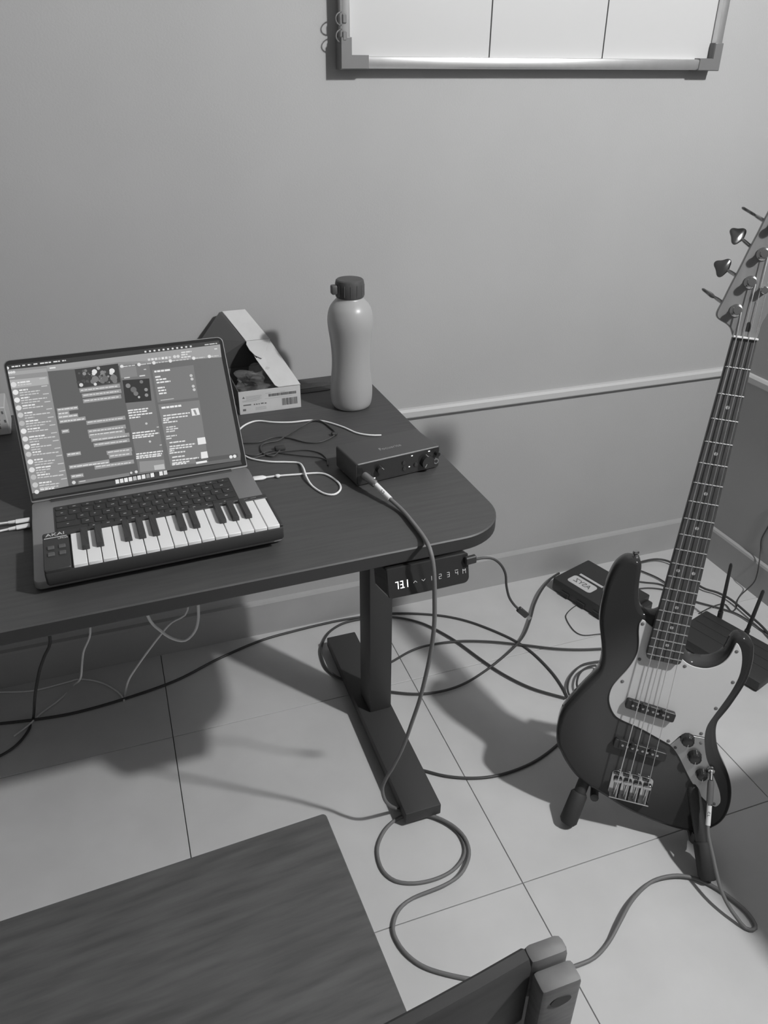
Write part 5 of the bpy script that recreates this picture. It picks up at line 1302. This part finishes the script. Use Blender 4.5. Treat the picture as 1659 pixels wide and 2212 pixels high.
# white carton peeking out behind the laptop lid
wb = thing('white_carton', 'white carton printed with dark slots, half hidden behind laptop lid', 'box', (-0.32, -0.15, 0.7312), 0.05)
MB().rbox((0.06, 0.04, 0.029), (0.12, 0.08, 0.058), 0.002, 1).build('carton_body', M_wbox, wb)
for zz, xx in ((0.050, 0.100), (0.047, 0.112), (0.034, 0.1035), (0.029, 0.1135), (0.017, 0.1015), (0.030, 0.0935), (0.050, 0.082), (0.038, 0.086), (0.026, 0.080), (0.026, 0.102), (0.014, 0.090), (0.014, 0.070), (0.038, 0.066), (0.050, 0.058)):
    MB().quad([(xx, -0.0003, zz - 0.003), (xx + 0.0035, -0.0003, zz - 0.003), (xx + 0.003, -0.0003, zz + 0.003), (xx - 0.0005, -0.0003, zz + 0.003)]).build('print_mark', M_print, wb, smooth=False)

# ------------------------------------------------------------------ bass guitar
BM = Matrix(((0.8255, 0.1911, -0.5311, 0.8534), (-0.5616, 0.1848, -0.8065, -0.8703), (-0.0560, 0.9640, 0.2599, 0.1431), (0, 0, 0, 1)))
ba = thing('bass_guitar', 'four-string electric bass with dark body and pale pickguard on a stand', 'bass guitar', M=BM)
SCL = 0.864
def smooth2(P, step=0.006, closed=True): return [(p.x, p.y) for p in crom([Vector((a, b, 0)) for a, b in P], closed, step)]
MB().slab(smooth2(DATA['body']), [(-0.057, 0.009), (-0.0555, 0.005), (-0.0525, 0.0018), (-0.048, 0), (-0.023, 0), (-0.0185, 0.0018), (-0.0155, 0.005), (-0.0142, 0.0078), (-0.0140, 0.0092), (-0.0140, 0.0102)]).build('body', M_body, ba, angle=50)
gd = DATA['guard']
gout = smooth2(gd[:20], closed=False) + smooth2(gd[19:25], closed=False)[1:] + smooth2(gd[24:], closed=False)[1:] + [tuple(p) for p in DATA['guard_tail'][1:]]
pg = MB().slab(gout, [(-0.0138, 0), (-0.0128, 0), (-0.0115, 0.0009)]).build('pickguard', M_guard, ba)
pg.data.materials.append(M_guardedge)
for p in pg.data.polygons:
    if abs(p.normal.z) < 0.6 and len(p.vertices) == 4 and p.center.z < -0.0125: p.material_index = 1
def screw(x, y, z, par, m=M_plast, r=0.0033):
    MB().lathe([(r, 0), (r, 0.0006), (r * 0.6, 0.0014), (0.0004, 0.0016)], 12, (x, y, z)).build('screw', m, par)
for x, y in DATA['guard_screws']: screw(x, y, -0.0115, pg, M_corner)
pl = MB().slab(smooth2(DATA['plate'][:4] , closed=False) + smooth2(DATA['plate'][3:], closed=False)[1:], [(-0.0138, 0), (-0.0126, 0), (-0.0119, 0.0006)]).build('control_plate', M_plate, ba)
for x, y in DATA['plate_screws']: screw(x, y, -0.0119, pl, M_corner, 0.003)
for i, (x, y) in enumerate(DATA['knobs']):
    r = (0.0125, 0.0125, 0.0105)[i]; out = []
    for k in range(36):
        a = 2 * math.pi * k / 36; q = r * (1 + 0.03 * math.cos(12 * a)); out.append((x + q * math.cos(a), y + q * math.sin(a)))
    kn = MB().slab(out, [(-0.0117, -0.001), (-0.008, 0), (-0.001, 0.0008), (0.0015, 0.0025), (0.0025, 0.005)]).build('control_knob', M_gloss, ba, angle=50)
    MB().box((x + 0.0012, y - r * 0.62, 0.0024), (0.0009, r * 0.5, 0.0008)).build('pointer', M_dot, kn, smooth=False)
def pickup(P, lift):
    cx = sum(p[0] for p in P) / 4; cy = sum(p[1] for p in P) / 4
    w = (P[1][0] - P[0][0] + P[2][0] - P[3][0]) / 2; a = math.atan2(P[1][1] - P[0][1], P[1][0] - P[0][0])
    h = 0.0195; M = Matrix.Translation((cx, cy, 0)) @ Matrix.Rotation(a, 4, 'Z')
    p = MB().slab(rrect(-w / 2, -h / 2, w / 2, h / 2, 0.004, 4), [(-0.0139, 0), (lift - 0.001, 0), (lift, 0.001)], M).build('pickup', M_plast, ba)
    for k in range(8):
        v = M @ Vector(((k // 2 - 1.5) * 0.0195 + (-0.0045 if k % 2 == 0 else 0.0045), 0, lift))
        MB().cyl(v, v + Vector((0, 0, 0.0008)), 0.0024, n=10).build('pole_piece', M_steel, p)
    for sx in (-0.017, 0.020):
        v = M @ Vector((sx, 0.006, lift - 0.001))
        MB().lathe([(0.0058, 0), (0.0056, 0.002), (0.004, 0.0045), (0.001, 0.0056)], 16, tuple(v)).build('cover_dome', M_gloss, p)
pickup(DATA['pickup_a'], -0.001); pickup(DATA['pickup_b'], -0.004)
# neck, fingerboard, frets
U0, U1 = 0.262, SCL
def fbw(u): return 0.0195 + (0.0325 - 0.0195) * (SCL - u) / (SCL - U0)
nk = MB(); rows_ = []
prof_n = [(-1, -0.006), (-0.98, -0.012), (-0.75, -0.0195), (-0.35, -0.0235), (0, -0.0245), (0.35, -0.0235), (0.75, -0.0195), (0.98, -0.012), (1, -0.006)]
for u in (0.345, 0.5, 0.65, 0.80, SCL + 0.012): rows_.append([(a * fbw(u), u, z) for a, z in prof_n])
vs_ = [p for r in rows_ for p in r]; n = len(prof_n)
fs_ = [(i * n + k, i * n + k + 1, (i + 1) * n + k + 1, (i + 1) * n + k) for i in range(4) for k in range(n - 1)]
fs_ += [(i * n + n - 1, i * n, (i + 1) * n, (i + 1) * n + n - 1) for i in range(4)] + [tuple(range(n)), tuple(range(4 * n, 5 * n))[::-1]]
nk.add(vs_, fs_).build('neck', M_neck, ba, angle=50)
w0, w1 = fbw(U0), fbw(U1)
fbo = [(-w1, U1), (-w0, U0 + 0.010), (-w0 * 0.93, U0 + 0.003), (-w0 * 0.8, U0), (w0 * 0.8, U0), (w0 * 0.93, U0 + 0.003), (w0, U0 + 0.010), (w1, U1)]
fb = MB().slab(fbo, [(-0.0112, 0), (-0.0008, 0), (0, 0.0009)]).build('fingerboard', M_fb, ba, smooth=False)
fu = lambda k: SCL * 2 ** (-k / 12)
for k in range(1, 21):
    u = fu(k); w = fbw(u) - 0.0004
    MB().sweep([(-w, u, 0.0), (w, u, 0.0)], 0.0012, 8).build('fret', M_steel, fb)
for k in (3, 5, 7, 9, 12, 15, 17, 19):
    u = (fu(k) + fu(k - 1)) / 2
    for x in ((0,) if k != 12 else (-0.0135, 0.0135)):
        MB().cyl((x, u, -0.0005), (x, u, 0.00025), 0.0032, n=16).build('inlay_dot', M_dot, fb)
MB().rbox((0, SCL + 0.0018, -0.0015), (0.040, 0.0036, 0.011), 0.0008, 1).build('nut', M_nut, ba)
hp = [tuple(p) for p in DATA['head']] + [(-0.0040, 1.0860), (0.0090, 1.1010), (0.0290, 1.1050), (0.0480, 1.0970), (0.0590, 1.0780), (0.0580, 1.0550), (0.0500, 1.0200), (0.0430, 0.9800), (0.0350, 0.9400), (0.0255, 0.9080), (0.0206, 0.8915), (0.0202, 0.8800), (0.0200, 0.8670)]
hd = MB().slab(smooth2(hp, 0.008, False), [(-0.0195, 0.001), (-0.0185, 0), (-0.0075, 0), (-0.0065, 0.001)]).build('headstock', M_neck, ba)
MB().slab([(0.0045 * math.cos(a) + 0.001, 0.8815 + 0.0105 * math.sin(a)) for a in [2 * math.pi * k / 20 for k in range(20)]], [(-0.0066, 0), (-0.0062, 0)]).build('truss_rod_hole', M_gloss, hd)
posts = [tuple(p) for p in DATA['posts']] + [(0.0040, 1.0455)]
keys_ = DATA['keys']
sx_ = [-0.0285, -0.0095, 0.0095, 0.0285]; sn = [-0.0145, -0.0048, 0.0048, 0.0145]
for i in range(4):
    x, y = posts[i]
    tn = MB().lathe([(0.0105, -0.0065), (0.0105, -0.0048), (0.0085, -0.0035), (0.0066, -0.003), (0.0060, 0.004), (0.0068, 0.0065), (0.0062, 0.0085), (0.004, 0.0088)], 20, (x, y, 0)).build('tuning_post', M_metal, ba)
    d = Vector((keys_[i][0] - x, keys_[i][1] - y, 0)); d = Vector((-0.92, 0.40, 0)) if i == 3 else d.normalized()
    a = Vector((x, y, -0.026)); e = a + d * (0.042 if i < 3 else 0.036)
    MB().sweep([a, e - d * 0.008, e], [0.0032, 0.003, 0.002], 10).build('key_shaft', M_metal, tn)
    ang = (78, 12, 25, 80)[i]
    sidev = Vector((-d.y, d.x, 0)); up = Vector((0, 0, 1)); c, s = math.cos(R_(ang)), math.sin(R_(ang))
    ex_ = d; ey_ = sidev * c + up * s; ez_ = ex_.cross(ey_)
    lobes = []
    for k in range(48):
        t_ = 2 * math.pi * k / 48; w_ = math.atan2(math.sin(t_), math.cos(t_)); q = 0.0108 + 0.0052 * math.exp(-(w_ / 0.5) ** 2) + 0.0054 * math.exp(-((abs(w_) - 1.8) / 0.52) ** 2)
        lobes.append((q * math.cos(t_), q * math.sin(t_) * 1.05))
    Mk = basis(ex_, ey_, ez_, e + d * 0.007)
    MB().slab(lobes, [(-0.0022, 0.002), (-0.001, 0), (0.001, 0), (0.0022, 0.002)], Mk).build('tuning_key', mat('dark_chrome', 0.16, 0.2, metal=0.9), tn, angle=50)
    MB().rbox((x - 0.002, y, -0.0225), (0.026, 0.022, 0.006), 0.002, 1).build('gear_plate', M_metal, tn)
    r = (0.0011, 0.0009, 0.00075, 0.0006)[i]
    px_ = x + 0.0068
    MB().sweep([(sx_[i], -0.044, -0.004), (sx_[i], -0.003, 0.0085), (sx_[i], 0.0, 0.0095), (sn[i], SCL + 0.001, 0.0042), (sn[i] * 0.4 + px_ * 0.6, SCL + (y - SCL) * 0.6, 0.003), (px_, y - 0.002, 0.0022), (x + 0.004, y + 0.0055, 0.001), (x - 0.006, y + 0.003, 0.0)], r, 6).build('string', M_string, ba, angle=80)
tx, ty = DATA['tree'][0]
MB().lathe([(0.0062, -0.0065), (0.0062, 0.0045), (0.005, 0.006), (0.001, 0.0062)], 16, (tx, ty, 0)).build('string_retainer', M_metal, ba)
# bridge
bp = MB().slab(rrect(-0.039, -0.0485, 0.041, 0.006, 0.006, 4), [(-0.0139, 0), (-0.012, 0), (-0.0115, 0.0006)]).build('bridge_plate', M_metal, ba)
MB().rbox((0.001, -0.0465, -0.0035), (0.078, 0.0025, 0.017), 0.0008, 1).build('bridge_wall', M_metal, bp)
for i in range(4):
    sd = MB().rbox((sx_[i], -0.004, 0.0028), (0.0165, 0.011, 0.0135), 0.0035, 2).build('saddle', M_metal, bp)
    MB().cyl((sx_[i] + 0.004, -0.010, 0.001), (sx_[i] + 0.004, -0.047, 0.001), 0.0016, n=8).build('adjust_screw', M_steel, sd)
    MB().rbox((sx_[i] + 0.0095, -0.026, -0.0085), (0.0022, 0.034, 0.005), 0.0006, 1).build('saddle_guide', M_plast, sd)
bx_, by_, bz_ = DATA['button'][0]
MB().sweep([(bx_ + 0.004, by_ - 0.012, bz_), (bx_ + 0.001, by_ - 0.004, bz_), (bx_, by_ - 0.001, bz_), (bx_ - 0.0008, by_ + 0.003, bz_)], [0.0062, 0.004, 0.0065, 0.0055], 16).build('strap_button', M_metal, ba)
jx = Vector(DATA['bassplug'][0]); jl = BM.inverted() @ jx
MB().lathe([(0.0078, -0.0119), (0.0078, -0.0095), (0.006, -0.008), (0.006, -0.0045), (0.0035, -0.004)], 16, (jl.x, jl.y, 0)).build('output_jack', M_metal, ba)

# ------------------------------------------------------------------ guitar stand
N = Vector((-0.550, -0.835, 0)); V = Vector((0.835, -0.550, 0))
stn = thing('guitar_stand', 'black folding stand holding up the bass guitar', 'guitar stand', (0.86, -0.90, 0))
o0 = Vector((0.86, -0.90, 0))
FL, FR = Vector((0.752, -0.828, 0)), Vector((0.940, -1.026, 0))
Ub = Vector((0.1911, 0.1848, 0.9640)); Nb = Vector((-0.5311, -0.8065, 0.2599)); Vb = Vector((0.8255, -0.5616, -0.0560)); ob = Vector((0.8534, -0.8703, 0.1431))
def bl(v, u, n): return ob + Vb * v + Ub * u + Nb * n - o0
for Fp, hv in ((FL, -0.035), (FR, 0.045)):
    a = Fp - o0 + Vector((0, 0, 0.019)); h = bl(hv, 0.20, -0.115)
    lg = MB().sweep([a, h], 0.0125, 12).build('front_leg', M_black, stn)
    dd = (h - a).normalized()
    MB().sweep([a - dd * 0.010, a - dd * 0.003, a + dd * 0.055, a + dd * 0.060], [0.014, 0.0185, 0.0175, 0.014], 14).build('rubber_foot', M_rubber, lg)
    c0 = a + dd * 0.085; vx = -0.060 if Fp is FL else 0.140; ub = -0.062 if Fp is FL else -0.090
    pth = [c0, bl(vx, ub - 0.012, -0.075), bl(vx, ub - 0.012, -0.03)] + ([bl(vx, ub - 0.012, -0.020)] if Fp is FL else [bl(vx, ub - 0.011, -0.004), bl(vx, ub + 0.010, 0.001)])
    MB().sweep(crom(pth, step=0.006), 0.0085, 10).build('cradle_arm', M_black, stn)
hL, hR = bl(-0.045, 0.20, -0.115), bl(0.055, 0.20, -0.115)
MB().sweep([hL, hR], 0.013, 14).build('hinge_bar', M_black, stn)
hm = hL.lerp(hR, 0.5); rb_ = hm + Vector((0.075, 0.12, 0)); rb_.z = 0.014
rl = MB().sweep([hm, rb_], 0.012, 12).build('rear_leg', M_black, stn)
dd = (rb_ - hm).normalized(); MB().sweep([rb_ - dd * 0.045, rb_ + dd * 0.002], 0.0155, 12).build('rubber_foot', M_rubber, rl)

# ------------------------------------------------------------------ cables
ic_ = cable('instrument_cable', DATA['instr'], 0.0036, M_cableg, 'thick grey instrument cable looping from audio interface across floor to bass', n=10)
def plug(P, body_r):
    P = [Vector(p) for p in P]
    return P
P = [Vector(p) for p in DATA['bassplug']]
pj = MB().sweep([P[0], P[1]], 0.0032, 12).build('plug_tip', M_metal, ic_)
MB().sweep([P[1], P[1].lerp(P[2], 0.15), P[1].lerp(P[2], 0.9), P[2]], [0.0055, 0.0064, 0.0062, 0.0052], 14).build('plug_barrel', M_barrel, ic_)
sl = MB().sweep([P[2], P[3]], 0.0046, 14).build('plug_sleeve', M_sleeve, ic_)
MB().sweep([P[2].lerp(P[3], -0.02), P[2].lerp(P[3], 0.03)], 0.0056, 14).build('plug_ring', M_metal, ic_)
def sleeve_print(A_, B_, par):
    d = (B_ - A_); mid = A_.lerp(B_, 0.45)
    tocam = (Vector((0.03, -1.70, 1.375)) - mid).normalized(); dx = d.normalized(); n_ = (tocam - dx * tocam.dot(dx)).normalized(); dy = n_.cross(dx)
    text('sleeve_print', 'C L', 0.006, M_ink, par, basis(dx, dy, n_, mid + n_ * 0.0046))
sleeve_print(P[2], P[3], sl)
Q = [Vector(p) for p in DATA['ifplug']]
MB().sweep([Q[1], Q[1].lerp(Q[2], 0.1), Q[1].lerp(Q[2], 0.9), Q[2]], [0.0052, 0.0066, 0.0066, 0.006], 14).build('plug_barrel', M_barrel, ic_)
sl = MB().sweep([Q[0], Q[1]], 0.0046, 14).build('plug_sleeve', M_sleeve, ic_); sleeve_print(Q[0], Q[1], sl)
MB().sweep([Q[1].lerp(Q[0], -0.04), Q[1].lerp(Q[0], 0.04)], 0.0058, 14).build('plug_ring', M_metal, ic_)

cable('floor_cable', DATA['cabA'], 0.0034, M_cableb, 'black cable running under the desk from the left edge past the leg to the bass')
cable('floor_cable', DATA['cabB'], 0.0032, M_cableb, 'black cable looping round the back of the desk leg towards the labelled case')
cable('floor_cable', DATA['cabC'], 0.0030, M_cableb, 'black cable arching low from behind the desk leg to behind the bass body')
cable('floor_cable', DATA['cabD'], 0.0034, M_cableb, 'black cable running from under the desk foot to the bottom of the bass')
cable('cable_coil', DATA['coil'], 0.0028, M_cableb, 'small black coil of cable tucked against the left of the bass body')
cable('hanging_cord', DATA['blackdrop'], 0.0032, M_cableb, 'black cord hanging down under the left of the desk')
cable('white_wire', DATA['whitefloor'], 0.0022, M_cablew, 'pale wire lying on the shaded floor below the desk')
cable('white_wire', DATA['whitedrop'], 0.0022, M_cablew, 'pale wire hanging under the far left of the desk to the floor')
cable('white_wire', DATA['whiteloop'], 0.0030, M_cablew, 'pale cable hanging in a short U-shaped loop below the desk edge')
cable('white_wire', DATA['whitestrand'], 0.0022, M_cablew, 'pale wire slanting from the desk edge down to the floor cable')
cable('white_charging_cable', DATA['w1'], 0.0019, M_cablew, 'thin white cable wavering behind the audio interface on the desk', step=0.008)
w2 = cable('white_charging_cable', DATA['w2'], 0.0019, M_cablew, 'white cable with plug curled in a loop beside the laptop', step=0.006)
A_, B_ = [Vector(p) for p in DATA['w2plug']]
MB().sweep([A_, A_.lerp(B_, 0.05), A_.lerp(B_, 0.75), B_], [0.0050, 0.0062, 0.0062, 0.0030], 12, flat=0.6).build('plug', M_cablew, w2)
c_ = A_.lerp(B_, 1.9) + Vector((0, 0, 0.0)); MB().lathe([(0.0022, -0.002), (0.0042, -0.001), (0.0042, 0.002), (0.0022, 0.003)], 12, tuple(c_)).build('cable_clip', M_cablew, w2)
b1 = cable('desk_cable', DATA['b1'], 0.0016, M_cableb, 'thin black cord tangled on the desk with a tie at its right bend', step=0.006)
for p in DATA['tie'][:1]: MB().rbox(tuple(p), (0.012, 0.009, 0.007), 0.002, 1).build('tie', M_rubber, b1)
b2 = cable('desk_cable', DATA['b2'], 0.0013, M_cableb, 'thin black cord bowing towards the left side of the audio interface', step=0.006)
p = DATA['tie'][1]; MB().rbox(tuple(p), (0.020, 0.013, 0.009), 0.003, 2).build('velcro_tie', M_rubber, b2)
cable('desk_cable', DATA['b3'], 0.0012, M_cableb, 'thin black cord lying nearly straight below the bundled tie', step=0.006)
for nm, lab in (('lc1', 'white usb plug pushed into the laptop side, the farther of two'), ('lc2', 'white usb plug pushed into the laptop side, the nearer of two')):
    P = DATA[nm]; c = cable('usb_cable', P[1:], 0.0018, M_cablew, lab)
    a, b_ = Vector(P[0]), Vector(P[1])
    MB().sweep([a, a.lerp(b_, 0.03), a.lerp(b_, 0.95), b_], [0.0045, 0.0055, 0.0055, 0.0035], 12, flat=0.55).build('plug', M_cablew, c)
    MB().sweep([b_, b_.lerp(Vector(P[2]), 0.45)], [0.0030, 0.0024], 10).build('strain_relief', M_cablew, c)
cc = cable('short_usb_cable', DATA['ctl'], 0.0021, M_cableb, 'short black usb cable dangling from the desk control panel', step=0.006)
a, b_ = [Vector(p) for p in DATA['ctlplug']]
dxx = (b_ - a).normalized(); MB().rbox((0, 0, 0), ((b_ - a).length, 0.008, 0.014), 0.0015, 1, basis(dxx, (0, 1, 0), dxx.cross(Vector((0, 1, 0))), a.lerp(b_, 0.5))).build('plug', M_plast, cc)
a, m_, b_ = [Vector(p) for p in DATA['ctltip']]; dxx = (m_ - a).normalized()
MB().rbox((0, 0, 0), ((m_ - a).length, 0.007, 0.0105), 0.0015, 1, basis(dxx, (0, 1, 0), dxx.cross(Vector((0, 1, 0))), a.lerp(m_, 0.5))).build('connector', M_plast, cc)
MB().rbox((0, 0, 0), ((b_ - m_).length, 0.0024, 0.0065), 0.0006, 1, basis(dxx, (0, 1, 0), dxx.cross(Vector((0, 1, 0))), m_.lerp(b_, 0.45))).build('connector_tip', M_steel, cc)
cable('router_cable', DATA['ra'], 0.0034, M_cableb, 'thick black cable arching behind the bass neck to the antennas')
cable('router_cable', DATA['rb'], 0.0024, M_cableb, 'black cable running under the bass neck along the router back')
cable('router_cable', DATA['rc'], 0.0022, M_cableb, 'black lead just below the bass horn, upper of the short pair')
cable('router_cable', DATA['rd'], 0.0020, M_cableb, 'black lead just below the bass horn, lower of the short pair')
cable('wall_wire', DATA['wallwire'], 0.0018, M_cableb, 'thin black wire coming down the right wall to the router', step=0.008)
cable('thin_wire', DATA['thinloop'], 0.0013, M_cableb, 'hair-thin black wire looped on the floor by the labelled case', step=0.008)

# ------------------------------------------------------------------ black case with sticker, router
cs = thing('black_case', 'flat black case with white sticker on the floor by the wall', 'case', (1.139, -0.084, 0))
e1 = Vector((0.951, 0.309, 0)); e2 = Vector((0.309, -0.951, 0))
Mcs = basis(e1, e2, e1.cross(e2), (0, 0, 0))
MB().rbox((0.080, 0.114, -0.0245), (0.160, 0.228, 0.041), 0.004, 2, Mcs).build('case_body', M_plast, cs)
MB().rbox((0.080, 0.236, -0.018), (0.150, 0.018, 0.026), 0.003, 1, Mcs).build('end_block', M_plast, cs)
for k in range(3): MB().rbox((-0.001, 0.05 + 0.06 * k, -0.012), (0.005, 0.03, 0.014), 0.001, 1, Mcs).build('latch', M_rubber, cs)
for sx in (0.02, 0.14):
    for sy in (0.02, 0.2): MB().cyl(Mcs @ Vector((sx, sy, -0.0445)), Mcs @ Vector((sx, sy, 0)), 0.008, n=10).build('case_foot', M_rubber, cs)
MB().slab(rrect(0.022, 0.032, 0.064, 0.118, 0.010, 4), [(-0.0457, 0), (-0.0450, 0)], Mcs).build('sticker', M_card, cs)
MB().box((0.0775, 0.080, -0.0453), (0.009, 0.085, 0.0006), Mcs).build('label_strip', M_card, cs, smooth=False)
text('sticker_print', 'ASYZ', 0.026, M_print, cs, basis(-e2, e1, (0, 0, 1), e1 * 0.043 + e2 * 0.075 + Vector((0, 0, 0.0461))), sx=0.95)
Z_ = 0
rt = thing('wifi_router', 'black router with two stick antennas behind the bass', 'router', (1.48, -0.35, 0))
a_ = Vector((0.31, -0.95, 0)); b_ = Vector((-0.95, -0.31, 0)); Mrt = basis(a_, b_, a_.cross(b_), (0, 0, 0))
sg = 1 if a_.cross(b_).z > 0 else -1
MB().rbox((0.128, 0.080, sg * 0.019), (0.255, 0.160, 0.030), 0.005, 2, Mrt).build('router_body', M_plast, rt)
for k in range(3): MB().box((0.128, 0.03 + k * 0.035, sg * 0.0344), (0.235, 0.0022, 0.0008), Mrt).build('top_groove', M_black, rt, smooth=False)
for sx in (0.02, 0.23):
    for sy in (0.02, 0.14): MB().cyl(Mrt @ Vector((sx, sy, 0)), Mrt @ Vector((sx, sy, sg * 0.006)), 0.008, n=10).build('router_foot', M_rubber, rt)
for P0, P1 in (((1.497, -0.387, 0.028), (1.492, -0.380, 0.208)), ((1.512, -0.473, 0.028), (1.531, -0.469, 0.172))):
    A_ = Vector(P0) - Vector((1.48, -0.35, 0)); B_ = Vector(P1) - Vector((1.48, -0.35, 0))
    an_ = MB().sweep([A_.lerp(B_, 0.1), A_.lerp(B_, 0.97), B_], [0.0062, 0.0050, 0.003], 10, flat=0.7).build('antenna', M_plast, rt)
    MB().sweep([A_, A_.lerp(B_, 0.12)], 0.0072, 12).build('antenna_joint', M_plast, an_)

# ------------------------------------------------------------------ chair
ch = thing('wooden_chair', 'wooden chair with flat dark seat in the foreground', 'chair', (0.0, -1.21, 0), 0.055)
MB().slab(rrect(-0.29, -0.232, 0.212, 0.215, [0.006, 0.006, 0.02, 0.02], 3), [(0.428, 0.002), (0.430, 0), (0.448, 0), (0.450, 0.0015)]).build('seat', M_seat, ch)
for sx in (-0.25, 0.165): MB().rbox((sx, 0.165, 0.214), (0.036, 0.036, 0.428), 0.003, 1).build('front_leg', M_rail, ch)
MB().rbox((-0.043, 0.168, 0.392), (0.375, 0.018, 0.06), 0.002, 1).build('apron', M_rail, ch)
Mch = Matrix.Rotation(-0.055, 4, 'Z') @ Matrix.Translation((0, 1.21, 0))   # room -> chair
def cbox(name, c, d, m, par, r=0.004): return MB().rbox(c, d, r, 2, Mch).build(name, m, par)
for px_, s_ in ((0.253, 1), (-0.312, -1)):
    yy = 0.0 if s_ > 0 else -0.031
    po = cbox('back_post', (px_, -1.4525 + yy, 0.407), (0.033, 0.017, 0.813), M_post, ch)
    cbox('rail_lit_end', (px_, -1.4350 + yy, 0.795), (0.0325, 0.016, 0.05), M_post, po, 0.006)  # end of the same rail, coloured lighter as its lit stretch
    MB().slab([(px_ + 0.0085 * math.cos(a), 0.796 + 0.0060 * math.sin(a)) for a in [2 * math.pi * k / 16 for k in range(16)]], [(0.0, 0), (0.0006, 0)], Mch @ basis((1, 0, 0), (0, 0, 1), (0, -1, 0), (0, -1.4610 + yy, 0))).build('peg_hole', M_ink, po)
rl = MB(); nseg = 14; vs_ = []; fs_ = []
for i in range(nseg + 1):
    t_ = i / nseg; x = -0.298 + t_ * 0.535; bow = -0.014 * (1 - (2 * t_ - 1) ** 2); y0_ = -1.4660 + 0.031 * t_ + bow
    for dy_, z in ((0.0075, 0.745), (-0.0075, 0.745), (-0.008, 0.815), (-0.004, 0.820), (0.004, 0.820), (0.0075, 0.815)): vs_.append(Mch @ Vector((x, y0_ + dy_, z)))
for i in range(nseg):
    for k in range(6): fs_.append((i * 6 + k, i * 6 + (k + 1) % 6, (i + 1) * 6 + (k + 1) % 6, (i + 1) * 6 + k))
fs_ += [tuple(range(6))[::-1], tuple(nseg * 6 + k for k in range(6))]
rl.add(vs_, fs_).build('back_rail', M_rail, ch, angle=40)  # coloured darker than its end for the shade lying across it
vs_ = []; fs_ = []
for i in range(nseg + 1):
    t_ = i / nseg; x = -0.325 + t_ * 0.592; bow = -0.014 * (1 - (2 * t_ - 1) ** 2); y0_ = -1.4520 + 0.031 * t_ + bow
    for dy_, z in ((0.005, 0.52), (-0.005, 0.52), (-0.005, 0.765), (0.005, 0.765)): vs_.append(Mch @ Vector((x, y0_ + dy_, z)))
for i in range(nseg):
    for k in range(4): fs_.append((i * 4 + k, i * 4 + (k + 1) % 4, (i + 1) * 4 + (k + 1) % 4, (i + 1) * 4 + k))
fs_ += [(3, 2, 1, 0), tuple(nseg * 4 + k for k in range(4))]
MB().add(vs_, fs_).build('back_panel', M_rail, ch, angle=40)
